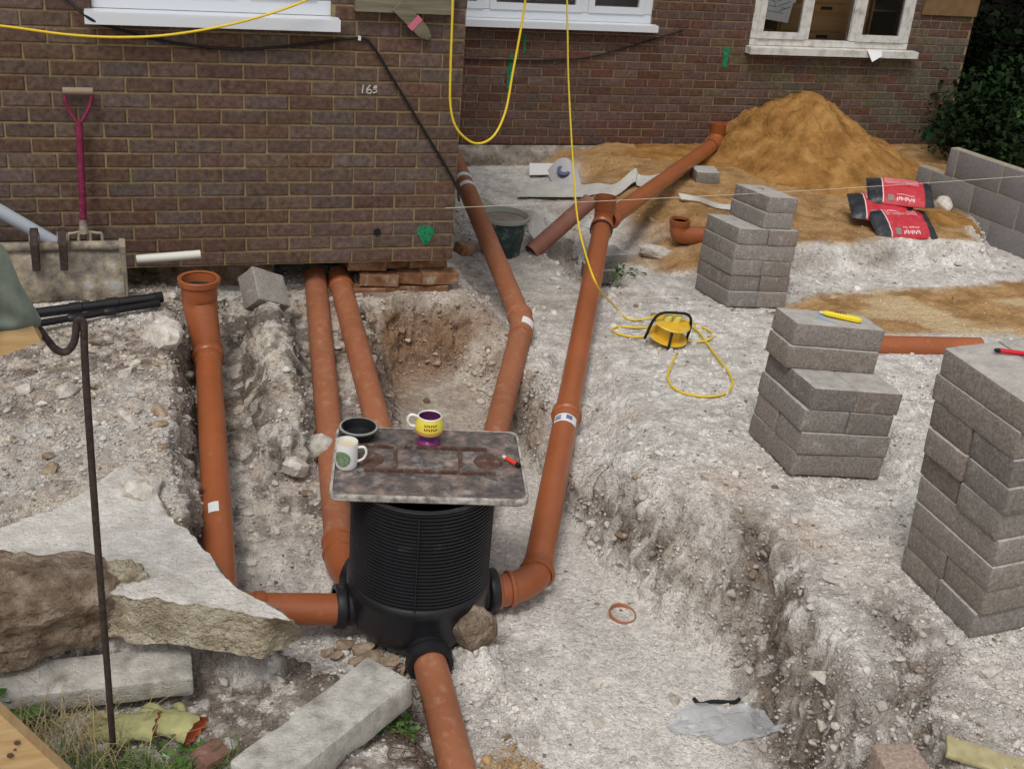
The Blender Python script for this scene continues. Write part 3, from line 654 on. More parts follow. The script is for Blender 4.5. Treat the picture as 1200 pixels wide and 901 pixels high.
# exposed footing of the far wall
P = []; F = []; n = 140
for i in range(n+1):
    x = 1.68+(7.7-1.68)*i/n
    for k in range(7):
        z = -.366-.3*k/6; o = .02+.05*vnoise(np.array([x*5]), np.array([z*9]), seed=61)[0]*(k > 0)+.035*min(k, 3)/3+.025*vnoise(np.array([x*19]), np.array([z*24]), seed=62)[0]*(k > 0)
        P.append((x-4.7, -o, z+.37))
F = [(i*7+k, i*7+k+1, (i+1)*7+k+1, (i+1)*7+k) for i in range(n) for k in range(6)]
mesh('footing', P, F, M['footing'], house, True)
# brick footing under the wing, set back, with openings where the pipes pass
for k in range(3):
    for i in range(8):
        x = -.62+i*.225+(.11 if k % 2 else 0)
        continue
        o = bpy.data.objects.new('footing_brick', brick_mesh(.215, i % 4, M['orangebrick']))
        o.location = (x+.11-.3, .045+RNG.uniform(-.02, .02), -.042-k*.075); o.rotation_euler = (RNG.uniform(-.04, .04), RNG.uniform(-.03, .03), RNG.uniform(-.06, .06)); link(o, wing)
for k in range(3):
    for i in range(3):
        o = bpy.data.objects.new('footing_brick', brick_mesh(.215, i % 4, M['orangebrick']))
        o.location = (1.2+i*.2+(.06 if k % 2 else 0)-.3-(.05 if i == 2 else 0), .04+RNG.uniform(-.03, .03)+.03*(k == 0), -.044-k*.075); o.rotation_euler = (RNG.uniform(-.07, .07), RNG.uniform(-.05, .05), RNG.uniform(-.16, .16)); link(o, wing)
mb = MB(); mb.box((-1.3, W1Y+.26, -.27), (4.0, .12, .53)); mb.build('footing_core', M['earth'], wing)
mb = MB(); mb.box((1.42, W1Y+.19, -.27), (.44, .02, .53)); mb.build('footing_core', M['earth'], wing)

# windows
def upvc(parent, win, wy, lights, sillx=.03):
    xa, xb, za, zb = win
    w = bpy.data.objects.new('window', None); w.location = Vector(((xa+xb)/2, wy, za))-parent.location; link(w, parent)
    mb = MB(); c = .07
    mb.box(((xa+xb)/2, wy+.06, za+c/2+.012), (xb-xa-.004, .07, c)); mb.box(((xa+xb)/2, wy+.06, zb-c/2-.002), (xb-xa-.004, .07, c))
    for x in (xa+c/2+.002, xb-c/2-.002): mb.box((x, wy+.06, (za+zb)/2+.006), (c, .069, zb-za-2*c-.02))
    mb.build('frame', M['white'], w)
    mb = MB(); mb.box(((xa+xb)/2, wy-.005, za-.012), (xb-xa+2*sillx, .17, .042)); mb.box(((xa+xb)/2, wy-.084, za-.022), (xb-xa+2*sillx, .014, .05)); mb.build('sill', M['white'], w)
    edges = [xa+c+.002]+[xa+(xb-xa)*q for q in lights]+[xb-c-.002]
    for i, (p, q) in enumerate(zip(edges[:-1], edges[1:])):
        p2, q2 = p+(.028 if i else 0), q-(.028 if i < len(edges)-2 else 0)
        if i: mbm = MB(); mbm.box((p, wy+.06, (za+zb)/2+.006), (.056, .068, zb-za-2*c-.02)); mbm.build('mullion', M['white'], w)
        s = .055; z0, z1 = za+c+.014, zb-c-.004; mb = MB()
        mb.box(((p2+q2)/2, wy+.045, z0+s/2), (q2-p2-.004, .06, s)); mb.box(((p2+q2)/2, wy+.045, z1-s/2), (q2-p2-.004, .06, s))
        for x in (p2+s/2+.002, q2-s/2-.002): mb.box((x, wy+.045, (z0+z1)/2), (s, .059, z1-z0-2*s-.001))
        sh = mb.build('sash', M['white'], w)
        mb = MB(); mb.box(((p2+q2)/2, wy+.05, (z0+z1)/2), (q2-p2-2*s, .006, z1-z0-2*s)); pn = mb.build('pane', M['glass'], w)
    return w
upvc(wing, WIN1, W1Y, [.62]); upvc(house, WIN2, W2Y, [.28, .7])
xa, xb, za, zb = WIN3
w3 = bpy.data.objects.new('window', None); w3.location = Vector(((xa+xb)/2, W2Y, za))-house.location; link(w3, house); w3['label'] = 'old white painted timber window showing drawers inside'
mb = MB(); mb.box(((xa+xb)/2, W2Y+.05, zb-.03), (xb-xa, .08, .06))
for x in (xa+.03, xb-.03): mb.box((x, W2Y+.05, (za+zb)/2), (.06, .079, zb-za-.122))
m1, m2 = xa+(xb-xa)*.345, xa+(xb-xa)*.635
for x in (m1, m2): mb.box((x, W2Y+.05, (za+zb)/2), (.05, .078, zb-za-.122))
mb.box(((xa+xb)/2, W2Y+.05, za+.025), (xb-xa, .08, .06)); mb.build('frame', M['oldwhite'], w3)
mb = MB(); mb.box(((xa+xb)/2+.02, W2Y-.02, za-.035), (xb-xa+.1, .16, .06)); mb.build('sill', M['oldwhite'], w3)
for (p, q) in ((xa+.06, m1-.025), (m2+.025, xb-.06)):
    mb = MB(); s = .06; z0, z1 = za+.06, zb-.065
    mb.box(((p+q)/2, W2Y+.018, z0+s/2), (q-p, .045, s)); mb.box(((p+q)/2, W2Y+.018, z1-s/2), (q-p, .045, s))
    for x in (p+s/2, q-s/2): mb.box((x, W2Y+.018, (z0+z1)/2), (s, .044, z1-z0-2*s-.001))
    mb.build('sash', M['oldwhite'], w3)
    mb = MB(); mb.box(((p+q)/2, W2Y+.02, (z0+z1)/2), (q-p-2*s, .005, z1-z0-2*s)); mb.build('pane', M['glass'], w3)
mb = MB(); mb.box(((m1+m2)/2, W2Y+.05, (za+zb)/2), (m2-m1-.05, .005, zb-za-.125)); mb.build('pane', M['glass'], w3)
mb = MB(); mb.box((7.42, W2Y-.012, 1.02), (.6, .02, .26)); mb.build('ochre_panel', M['ochre'], house)

# ------------------------------------------------------------------ drain pipes
PR = .0605
def unit(a): a = np.asarray(a, float); return a/np.linalg.norm(a)
def arc(p0, c, p1, n=7):
    """round the corner p0-c-p1 with a quadratic curve"""
    p0, c, p1 = map(np.asarray, (p0, c, p1)); return [p0*(1-t)**2+2*c*t*(1-t)+p1*t*t for t in np.linspace(0, 1, n)]
def sock(mb, p, d, L=.09, r=PR, lip=1.0):
    """a pipe socket: sleeve with a raised seal ring, mouth at p+d*L"""
    R = r*1.13*lip
    mb.lathe([(r*1.005, 0), (R*.97, .012), (R*.97, L*.42), (R*1.1, L*.5), (R*1.12, L*.62), (R*1.06, L*.8), (R*1.06, L), (r*1.0, L), (r*.98, L*.6)], p, d, 28)
# long right-hand run: elbow at the chamber, straight pipe, tee by the platform
CH = np.array([.945, 3.675, -.48])
S4 = np.array([1.235, 3.69, -.485]); E4 = np.array([1.425, 3.71, -.485]); A4 = atz(629, 672, -.47); T4 = atz(705, 268, -.16)
d4 = unit(T4-A4); t4 = thing('drain_pipe', 'long orange drain pipe from black chamber up to the tee near cement bags', 'pipe', A4)
mb = MB(); mb.tube([A4+d4*.05, T4], PR, 28); mb.build('pipe', M['pipe'], t4, auto=40)
mb = MB(); eb = arc(S4+[.06, 0, 0], E4, A4+d4*.02, 9); mb.tube([S4, S4+[.05, 0, 0]]+eb+[A4+d4*.06], PR*1.07, 28)
for q, dd in ((S4+[.03, 0, 0], (1, 0, 0)), (S4+[.085, .004, 0], (1, .05, 0)), (A4-d4*.0, d4)): mb.lathe([(PR*1.05, -.008), (PR*1.22, -.005), (PR*1.25, .005), (PR*1.18, .014), (PR*1.05, .018)], q, dd, 28)
mb.build('elbow', M['pipe'], t4, auto=40)
K4 = A4+d4*((T4-A4)@d4)*.335; d = d4; mb = MB(); sock(mb, K4-d*.05, d, .1); mb.build('coupling', M['pipe'], t4, auto=40)
def band(mb, p, d, r, L, a0, a1, n=10):
    """label wrapped round a pipe between two angles"""
    d = V(d).normalized(); up = Vector((0, 0, 1)); u = d.cross(up).normalized(); q = u.cross(d)
    vs = []
    for k in range(n+1):
        a = a0+(a1-a0)*k/n; o = (u*math.cos(a)+q*math.sin(a))*r
        vs += [V(p)+o, V(p)+d*L+o]
    return mb.add(vs, [(2*k, 2*k+1, 2*k+3, 2*k+2) for k in range(n)])
mb = MB(); band(mb, K4-d*.135, d, PR+.0015, .07, .5, 2.5); mb.build('label', M['label'], t4, True)
for s0, ln, a in ((-.12, .018, 1.9), (-.095, .012, 1.9), (-.112, .035, 1.0)): mb = MB(); band(mb, K4+d*s0, d, PR+.0025, ln, a, a+.5, 4); mb.build('label_print', M['labelblue'], t4, True)
mb = MB(); sock(mb, T4-d4*.03, d4, .1); mb.build('coupling', M['pipe'], t4, auto=40)
mb = MB(); mb.lathe([(PR*1.15, -.006), (PR*1.27, 0), (PR*1.15, .01)], T4-d4*.03, d4, 28); mb.build('seal_ring', M['rubber'], t4, True)
TT = T4+d4*.13; TOP = TT+np.array([0, 0, .17])
mb = MB(); mb.tube([T4+d4*.05, TT, TT+d4*.06], PR*1.06, 28); mb.tube([TT-[0, 0, .03], TOP-[0, 0, .05]], PR*1.06, 28)
mb.lathe([(PR*1.06, -.09), (PR*1.2, -.075), (PR*1.2, -.02), (PR*1.3, -.012), (PR*1.3, 0), (PR*1.12, 0), (PR*1.0, -.06)], TOP, (0, 0, 1), 28); mb.build('tee', M['pipe'], t4, auto=40)
mb = MB(); mb.lathe([(0, -.05), (PR*1.08, -.05), (PR*1.16, -.004), (PR*1.08, .003)], TOP, (0, 0, 1), 28); mb.build('socket_seal', M['rubber'], t4, True)
# run from the tee to the house wall
B5 = aty(829, 190, 9.62); B5 = np.array([B5[0], 9.6, -.27]); A5 = TT+np.array([.05, .03, .0]); d5 = unit(B5-A5)
t5 = thing('drain_pipe', 'orange drain pipe across the sand from tee to upright bend at brick wall', 'pipe', B5)
mb = MB(); mb.tube([A5+d5*.02, B5], PR, 28); mb.build('pipe', M['pipe'], t5, auto=40)
mb = MB(); sock(mb, A5-d5*.02, d5, .1); mb.build('coupling', M['pipe'], t5, auto=40)
U5 = B5+d5*.2; mb = MB(); mb.tube([B5-d5*.05]+arc(B5, U5, U5+[0, 0, .12], 9)+[U5+[0, 0, .13]], PR*1.06, 28); mb.lathe([(PR*1.06, -.1), (PR*1.2, -.085), (PR*1.2, -.01), (PR*1.26, 0), (PR*1.0, 0), (PR*.98, -.06)], U5+[0, 0, .18], (0, 0, 1), 28); mb.build('bend', M['pipe'], t5, auto=40)
mb = MB(); mb.lathe([(PR*1.06, -.006), (PR*1.13, 0), (PR*1.06, .006)], B5-d5*.04, d5, 28); mb.build('seal_ring', M['rubber'], t5, True)
# pipe round the corner of the wing with a bend on bricks
B3 = atz(613, 380, -.31); A3 = atz(541, 207, -.08); E3 = np.array([1.235, 4.02, -.5]); d3 = unit(A3-B3); e3 = unit(E3-B3)
t3 = thing('drain_pipe', 'dusty orange drain pipe bending beside the corner of the brown brick wing', 'pipe', B3)
mb = MB(); mb.tube([B3+d3*.08, A3+d3*.9], PR*1.02, 28); mb.build('pipe', M['pipedusty'], t3, auto=40)
mb = MB(); mb.tube([B3+e3*.12, E3], PR*1.02, 28); mb.build('pipe', M['pipedusty'], t3, auto=40)
mb = MB(); mb.tube([B3+d3*.1]+arc(B3+d3*.08, B3, B3+e3*.1, 7)+[B3+e3*.16], PR*1.12, 28); mb.lathe([(PR*1.1, -.012), (PR*1.24, -.006), (PR*1.24, .006), (PR*1.1, .014)], B3+d3*.1, d3, 28); mb.build('bend', M['pipedusty'], t3, auto=40)
mb = MB(); band(mb, B3+e3*.1, -e3, PR*1.125, .07, .4, 1.6); mb.build('label', M['label'], t3, True)
for k in (.12, .27): mb = MB(); band(mb, A3-d3*k, d3, PR*1.04, .055, .2, 2.6); mb.build('white_paint', M['label'], t3, True)
mb = MB(); sock(mb, E3-e3*.1, e3, .1); mb.build('coupling', M['pipe'], t3, auto=40)
# twin pipes from under the wing
for q, (pw, pe, lab, mt) in enumerate((((.93, 6.32, -.15), (.71, 4.06, -.49), 'left one of the twin dusty pipes running from under the brown wing to the chamber', 'pipedusty'), ((1.06, 6.32, -.15), (1.0, 4.02, -.49), 'right one of the twin dusty pipes running from under the brown wing beneath iron cover', 'pipedusty'))):
    pw, pe = np.array(pw), np.array(pe); dd = unit(pe-pw); t = thing('drain_pipe', lab, 'pipe', pe)
    mb = MB(); mb.tube([pw, pe], PR*1.02, 28); mb.build('pipe', M[mt], t, auto=40)
    if q == 0:
        mb = MB(); e = np.array([.735, 3.9, -.49]); mb.tube([pe-dd*.08]+arc(pe, pe+dd*.1, e, 6), PR*1.1, 28)
        for k in (-.07, .0): mb.lathe([(PR*1.08, -.01), (PR*1.22, -.005), (PR*1.22, .006), (PR*1.08, .012)], pe+dd*k, dd, 28)
        mb.build('bend', M['pipe'], t, auto=40)
    else:
        mb = MB(); sock(mb, pe-dd*.12, dd, .1); mb.build('coupling', M['pipe'], t, auto=40)
        mb = MB(); mb.lathe([(PR*1.04, -.03), (PR*1.16, -.02), (PR*1.16, .03), (PR*1.04, .04)], pw+dd*.12, dd, 28); mb.build('coupling', M['pipe'], t, auto=40)
# left pipe with upright hopper socket, then a stub into the chamber
AL = np.array([.285, 5.42, -.175]); BL = np.array([.22, 3.82, -.42]); dl = unit(BL-AL)
tl = thing('drain_pipe', 'bright orange drain pipe in the narrow left trench with an open upright socket', 'pipe', BL)
mb = MB(); mb.tube([AL, BL]+arc(BL+dl*.02, BL+dl*.14+[0, 0, -.0], (.36, 3.67, -.435), 6), PR, 28); mb.build('pipe', M['pipe'], tl, auto=40)
mb = MB(); sock(mb, AL+dl*.12, -dl, .12); mb.build('coupling', M['pipe'], tl, auto=40)
RIM = aty(233, 325, 5.52); RIM = np.array(RIM); e = unit(RIM-AL); up = np.array([0, .0, 1.])
path = [AL-dl*.02]+[AL*(1-q)+(RIM-up*.13)*q for q in (.08, .22, .38, .54, .7, .85, 1)]+[RIM-up*.11, RIM-up*.09]
mb = MB(); mb.tube(path, [PR*1.12]+[PR*1.1]+[PR*1.1+(PR*.26)*k/6 for k in range(1, 7)]+[PR*1.36, PR*1.4], 30)
mb.lathe([(PR*1.36, -.105), (PR*1.42, -.09), (PR*1.42, -.04), (PR*1.62, -.03), (PR*1.66, -.004), (PR*1.58, 0), (PR*1.34, -.004), (PR*1.28, -.05)], RIM, up, 36); mb.build('hopper_socket', M['pipe'], tl, auto=40)
mb = MB(); mb.lathe([(0, -.05), (PR*1.3, -.05), (PR*1.36, -.012), (PR*1.3, -.004)], RIM, up, 36); mb.build('socket_seal', M['rubber'], tl, True)
mb = MB(); mb.lathe([(PR*1.1, -.006), (PR*1.2, 0), (PR*1.1, .006)], AL-dl*.02, dl, 28); mb.build('seal_ring', M['pipe'], tl, True)
mb = MB(); band(mb, BL-dl*.42, dl, PR+.0015, .06, 1.0, 1.7); mb.build('label', M['label'], tl, True)
mb = MB(); mb.tube([(.31, 3.675, -.432), (.64, 3.662, -.47)], PR*1.0, 28); mb.lathe([(PR, -.006), (PR*1.1, 0), (PR*1.12, .03), (PR, .04)], (.33, 3.674, -.434), (1, -.03, -.1), 28); mb.build('stub_pipe', M['pipe'], tl, auto=40)
# outlet towards the viewer
OA, OB = np.array([.925, 3.40, -.52]), np.array([.865, 2.2, -.585]); do = unit(OB-OA)
to = thing('drain_pipe', 'dusty outlet pipe leaving the foot of the black chamber past the grey kerb', 'pipe', OB)
mb = MB(); mb.tube([OA, OB], PR*1.02, 28); mb.build('pipe', M['pipedusty'], to, auto=40)
# short loose pipe by the bucket and swept bend on the platform
P6a, P6b = atz(634, 286, -.46), atz(691, 236, -.2); t6 = thing('pipe_offcut', 'short old pinkish-brown pipe sloping over the ledge beside the plastic bucket', 'pipe', P6a)
mb = MB(); d6 = unit(P6b-P6a); mb.tube([P6a-d6*.1, P6b], PR, 24, False); mb.lathe([(PR, 0), (PR*.93, 0), (PR*.93, -.25)], P6b, d6, 24); mb.build('pipe', M['pipepink'], t6, auto=40)
mb = MB(); mb.lathe([(0, -.06), (PR*.93, -.06)], P6b, d6, 24); mb.build('bore', M['rubber'], t6)
G = atz(790, 285, -.42); t7 = thing('pipe_bend', 'loose orange swept pipe bend with open mouth beside the rear block stack', 'pipe', G)
g0 = np.array(G)+[0, 0, PR]; mb = MB()
bp = [g0+[.02, 0, .1], g0+[.02, 0, .04]]+arc(g0+[.02, 0, .04], g0+[.02, -.01, -.0], g0+[.12, -.02, .0], 6)+arc(g0+[.14, -.02, 0], g0+[.3, -.05, 0], g0+[.34, .07, .01], 7)
mb.tube(bp, PR*1.1, 24); mb.lathe([(PR*1.08, -.05), (PR*1.2, -.04), (PR*1.26, 0), (PR*1.05, 0), (PR*1.0, -.04)], g0+[.02, 0, .12], (0, 0, 1), 24); mb.build('bend', M['pipe'], t7, auto=40)
mb = MB(); mb.lathe([(0, -.02), (PR*1.06, -.02)], g0+[.02, 0, .12], (0, 0, 1), 24); mb.build('bore', M['rubber'], t7)
P8a, P8b = atz(1005, 405, -.31), atz(1118, 407, -.31); t8 = thing('drain_pipe', 'orange pipe lying level between block stacks at the edge of the flat sand bed', 'pipe', P8b)
mb = MB(); d8 = unit(P8b-P8a); mb.tube([P8a, P8b+d8*.16], PR, 24); mb.build('pipe', M['pipe'], t8, auto=40)
mb = MB(); mb.lathe([(PR*1.0, -.01), (PR*1.16, 0), (PR*1.16, .06), (PR*1.0, .07)], P8a-d8*.0, d8, 24); mb.build('coupling', M['pipe'], t8, auto=40)

# ------------------------------------------------------------------ inspection chamber, cover and what stands on it
ch = thing('inspection_chamber', 'black ribbed plastic inspection chamber with pipes joining its base', 'chamber', (CH[0], CH[1], -.62))
RC = .264; prof = []; z = -.36
prof.append((RC*.96, z))
while z < .055:
    prof += [(RC*.965, z), (RC*.965, z+.004), (RC, z+.0065), (RC, z+.0115)]; z += .0148
prof += [(RC*.985, .066), (RC*1.0, .072), (RC*.99, .078), (RC*.94, .078), (RC*.93, -.1)]
mb = MB(); mb.lathe(prof, (CH[0], CH[1], 0), (0, 0, 1), 96); mb.build('riser', M['black'], ch, auto=50)
mb = MB(); mb.box((CH[0]-.075, CH[1]-RC*.965, -.14), (.004, .012, .4)); mb.build('mould_seam', M['black'], ch)
mb = MB(); mb.lathe([(RC*1.0, -.335), (RC*1.03, -.345), (RC*1.03, -.375), (RC*1.01, -.385), (RC*1.0, -.45), (RC*.98, -.5), (RC*.86, -.56), (RC*.62, -.61), (RC*.3, -.64), (0, -.645)], (CH[0], CH[1], 0), (0, 0, 1), 72); mb.build('base', M['black'], ch, auto=50)
def chsock(p, d, L, r=PR*1.22):
    mb = MB(); mb.lathe([(r, -.12), (r, L*.55), (r*1.14, L*.6), (r*1.2, L*.72), (r*1.14, L*.9), (r*1.14, L), (r*.9, L)], p, d, 32); mb.build('socket', M['black'], ch, auto=45)
chsock(CH+[.22, .02, -.0], (1, .03, 0), .1); chsock(CH+[-.22, .005, .005], (-1, 0, .08), .1); chsock(OA+do*-.06, do, .12)
chsock(CH+[-.14, .17, 0], (-.6, .75, 0), .1); chsock(CH+[.17, .2, 0], (.6, .8, 0), .1); chsock(CH+[.03, .25, 0], (.1, 1, 0), .08)
# manhole cover lying upside down on the riser
cz = .079; ca = math.radians(-12.2); cc = np.array([.972, 3.722]); CW, CD = .70, .515
cov = thing('manhole_cover', 'chalk-stained rusty iron manhole cover lying across the black chamber top', 'manhole cover', (cc[0], cc[1], cz))
TC = Matrix.Translation((cc[0], cc[1], cz)) @ Matrix.Rotation(ca, 4, 'Z')
def cp(u, v, h=0.): return TC @ Vector((u, v, h))
mb = MB(); rr = .035; loop = []
for (sx, sy, a0) in ((1, -1, -90), (1, 1, 0), (-1, 1, 90), (-1, -1, 180)):
    for k in range(5):
        a = math.radians(a0+k*22.5); loop.append((sx*(CW/2-rr)+rr*math.cos(a), sy*(CD/2-rr)+rr*math.sin(a)))
nl = len(loop)
lv = [[cp(u*s, v*s2, hh) for u, v in loop] for (s, s2, hh) in ((.985, .985, 0), (1, 1, .004), (1, 1, .022), (.992, .99, .027), (.972, .965, .027), (.965, .956, .021))]
mb.add([p for l in lv for p in l], [(k*nl+j, k*nl+(j+1) % nl, (k+1)*nl+(j+1) % nl, (k+1)*nl+j) for k in range(5) for j in range(nl)]+[tuple(range(nl))[::-1], tuple(5*nl+j for j in range(nl))])
mb.build('plate', M['iron'], cov)
mb = MB(); lv = [[cp(u*q, v*q2, hh) for u, v in loop] for (q, q2, hh) in ((1.001, 1.0015, .006), (1.002, 1.002, .021), (.993, .991, .0275), (.971, .964, .0275))]
mb.add([p for l in lv for p in l], [(k*nl+j, k*nl+(j+1) % nl, (k+1)*nl+(j+1) % nl, (k+1)*nl+j) for k in range(3) for j in range(nl)]); mb.build('chalky_edge', mat('chalky_iron_edge', [(.35, srgb(112, 104, 98)), (.6, srgb(186, 180, 172))], 26, .9, .002, 90), cov)
def rib(u0, v0, u1, v1, wd=.012, hh=.012):
    a = math.atan2(v1-v0, u1-u0); L = math.hypot(u1-u0, v1-v0)
    mb = MB(); mb.box(None, (L, wd, hh), M=TC @ Matrix.Translation(((u0+u1)/2, (v0+v1)/2, .0212+hh/2)) @ Matrix.Rotation(a, 4, 'Z')); mb.build('rib', M['rust'], cov)
rib(-.235, -.075, .24, -.075); rib(-.3, .105, -.125, .105); rib(-.09, .105, .22, .105); rib(-.125, .1, -.125, -.065); rib(.115, .1, .115, -.065)
for (u, v) in ((-.22, .01), (.22, .02)):
    mb = MB(); mb.lathe([(.055, 0), (.05, .006), (.03, .009), (0, .01)], cp(u, v, .0212), (0, 0, 1), 20); mb.build('boss', M['rust'], cov, True)
def onc(px, py): return np.array(atz(px, py, cz+.0225))
# white mug
p = onc(406, 546); p[2] = cz+.0275 if False else cz+.0225
mg = thing('mug', 'white mug with a round green picture holding milky tea on iron cover', 'mug', p)
r, hh = .04, .102
mb = MB(); mb.lathe([(0, 0), (r*.88, 0), (r*.96, .004), (r, .02), (r*1.0, hh-.003), (r*.985, hh), (r*.95, hh-.001), (r*.93, .07), (0, .07)], p, (0, 0, 1), 40); mb.build('body', M['mug'], mg, auto=50)
mb = MB(); mb.lathe([(0, hh-.016), (r*.945, hh-.016)], p, (0, 0, 1), 30); mb.build('tea', M['tea'], mg)
hd = np.array([.96, -.28, 0]); mb = MB(); mb.tube(spline([p+hd*(r*.95)+[0, 0, .08], p+hd*(r+.022)+[0, 0, .082], p+hd*(r+.03)+[0, 0, .06], p+hd*(r+.02)+[0, 0, .036], p+hd*(r*.95)+[0, 0, .022]], 5), .005, 10); mb.build('handle', M['mug'], mg, True)
mb = MB(); fa = math.atan2(-p[1], -p[0])-.42; nn = 24; vs = []
for i in range(7):
    for k in range(nn):
        a = 2*math.pi*k/nn; q = .031*i/6; da = q*math.cos(a)/r; vs.append(p+[math.cos(fa+da)*(r+.0012), math.sin(fa+da)*(r+.0012), .047+q*math.sin(a)])
mb.add(vs, [(i*nn+k, i*nn+(k+1) % nn, (i+1)*nn+(k+1) % nn, (i+1)*nn+k) for i in range(6) for k in range(nn)]); mb.build('picture', M['muggreen'], mg)
# goblet mug
p = onc(502, 519); gm = thing('goblet_mug', 'round footed mug glazed yellow orange blue and purple on iron cover', 'mug', p)
def ring(name, pr, mt): mb = MB(); mb.lathe(pr, p, (0, 0, 1), 40); mb.build(name, M[mt], gm, True)
ring('foot', [(0, 0), (.042, 0), (.045, .005), (.033, .015), (.026, .024)], 'mugpurple')
ring('lower_body', [(.026, .024), (.038, .032), (.05, .046), (.0525, .053)], 'mugblue'); ring('orange_band', [(.0525, .053), (.0545, .061), (.055, .068)], 'mugorange')
ring('body', [(.055, .068), (.0545, .078), (.052, .092), (.0475, .106), (.045, .114)], 'mugyellow')
ring('rim', [(.045, .114), (.045, .118), (.042, .119), (.0415, .114)], 'mug'); ring('inside', [(.0415, .114), (.046, .08), (.033, .056), (0, .052)], 'mugdark')
hd = np.array([-.98, .2, 0]); mb = MB(); mb.tube(spline([p+hd*.044+[0, 0, .112], p+hd*.07+[0, 0, .118], p+hd*.082+[0, 0, .098], p+hd*.073+[0, 0, .076], p+hd*.053+[0, 0, .07]], 5), .006, 10); mb.build('handle', M['mug'], gm, True)
fa = math.atan2(-p[1], -p[0])+.1
for rw, (z0, wds) in enumerate(((.096, 6), (.082, 6))):
    for k in range(wds):
        a = fa+(k-2.6)*.16; R = .0518 if rw == 0 else .0548
        mb = MB(); q = p+[math.cos(a)*R, math.sin(a)*R, z0]; mb.box(None, (.0028, .0016, .011), M=Matrix.Translation(V(q)) @ Matrix.Rotation(a+math.pi/2, 4, 'Z') @ Matrix.Rotation(.12, 4, 'X'))
        q2 = p+[math.cos(a+.05)*R, math.sin(a+.05)*R, z0+(.003 if k % 2 else -.002)]; mb.box(None, (.0045, .0012, .002), M=Matrix.Translation(V(q2)) @ Matrix.Rotation(a+math.pi/2, 4, 'Z')); mb.build('lettering', M['letter'], gm)
# black bowl-like cap
p = onc(420, 512); bw = thing('rubber_cap', 'small black bowl-shaped rubber cap behind the white mug', 'cap', p)
mb = MB(); mb.lathe([(0, 0), (.05, 0), (.062, .012), (.066, .034), (.075, .038), (.075, .046), (.06, .047), (.056, .014), (0, .01)], p, (0, 0, 1), 36); mb.build('bowl', M['black'], bw, auto=45)
mb = MB(); mb.lathe([(.066, .0472), (.073, .0475), (.0755, .043)], p, (0, 0, 1), 36); mb.build('dusty_rim', M['tubrim'], bw, True)
# marker on the cover
def marker(name, lab, cat, a, b, r, mt, cap, capm, lift):
    a, b = np.array(a)+[0, 0, lift], np.array(b)+[0, 0, lift]; d = unit(b-a); t = thing(name, lab, cat, a-[0, 0, lift])
    mb = MB(); mb.tube([a, b], r, 14); mb.build('barrel', M[mt], t, auto=40)
    mb = MB(); mb.lathe([(r*1.02, 0), (r*1.0, .012), (r*.5, .02), (0, .02)], a, -d, 14); mb.build('tip', M[cap], t, auto=40)
    mb = MB(); mb.lathe([(r*1.06, 0), (r*1.06, .016), (0, .016)], b, d, 14); mb.build('end_cap', M[capm], t, auto=40)
marker('marker_pen', 'stubby orange-red marker pen lying on iron cover', 'pen', onc(593, 539), onc(605, 546), .008, 'redpen', 'pencut', 'blackmatt', .008)

# ------------------------------------------------------------------ concrete blocks
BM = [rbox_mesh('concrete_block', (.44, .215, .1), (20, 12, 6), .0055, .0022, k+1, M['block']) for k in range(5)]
BP = [rbox_mesh('pinkish_block', (.215, .14, .1), (8, 6, 5), .006, .002, 40, M['bpink'])]
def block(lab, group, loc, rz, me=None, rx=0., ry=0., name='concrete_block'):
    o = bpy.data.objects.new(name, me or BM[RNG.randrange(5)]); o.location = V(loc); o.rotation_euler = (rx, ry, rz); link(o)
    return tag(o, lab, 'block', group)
ORD = ['bottom', 'second', 'third', 'fourth', 'fifth', 'sixth', 'seventh', 'eighth', 'topmost']
def stack(pad, courses, who, group):
    """courses: list of block lists; a block = (u, v, along, side) in the stack's own axes, measured from its near left corner"""
    corner, ang, zb, sx_, sy_ = pad
    T0 = Matrix.Translation((corner[0], corner[1], zb)) @ Matrix.Rotation(math.radians(ang), 4, 'Z') @ Matrix.Rotation(-math.atan(sx_), 4, 'Y') @ Matrix.Rotation(math.atan(sy_), 4, 'X')
    for k, cs in enumerate(courses):
        ju, jv = RNG.uniform(-.008, .008), RNG.uniform(-.008, .008)
        for (u, v, al, side) in cs:
            ju2, jv2 = RNG.uniform(-.007, .007), RNG.uniform(-.003, .003)
            mm = T0 @ Matrix.Translation((u+ju+(ju2 if al == 'x' else jv2), v+jv+(jv2 if al == 'x' else ju2), k*.1022)) @ Matrix.Rotation((0 if al == 'x' else math.pi/2)+RNG.choice((0, math.pi))+RNG.uniform(-.014, .014), 4, 'Z')
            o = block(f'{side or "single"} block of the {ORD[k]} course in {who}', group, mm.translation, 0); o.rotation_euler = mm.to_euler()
X2 = [(.22, .1075, 'x', 'front'), (.22, .328, 'x', 'rear')]
Y2 = [(.1075, .22, 'y', 'left'), (.328, .22, 'y', 'right')]
stack(PADS[0], [X2, X2, Y2, Y2, [(.2, .33, 'x', '')], [(.205, .335, 'x', '')]], 'the stack with yellow knife', 'blocks of the stack with the yellow knife')
stack(PADS[1], [Y2, Y2, Y2, X2, Y2, [(.29, .25, 'y', '')], [(.3, .25, 'y', '')]], 'the stack near cement bags', 'blocks of the stack near the cement bags')
stack(PADS[2], [X2, X2, Y2, Y2, X2, X2, X2, Y2, Y2], 'the tall stack with red pencil', 'blocks of the tall stack with the red pencil')
half = rbox_mesh('half_block', (.2, .215, .1), (8, 8, 5), .006, .003, 21, M['block'])
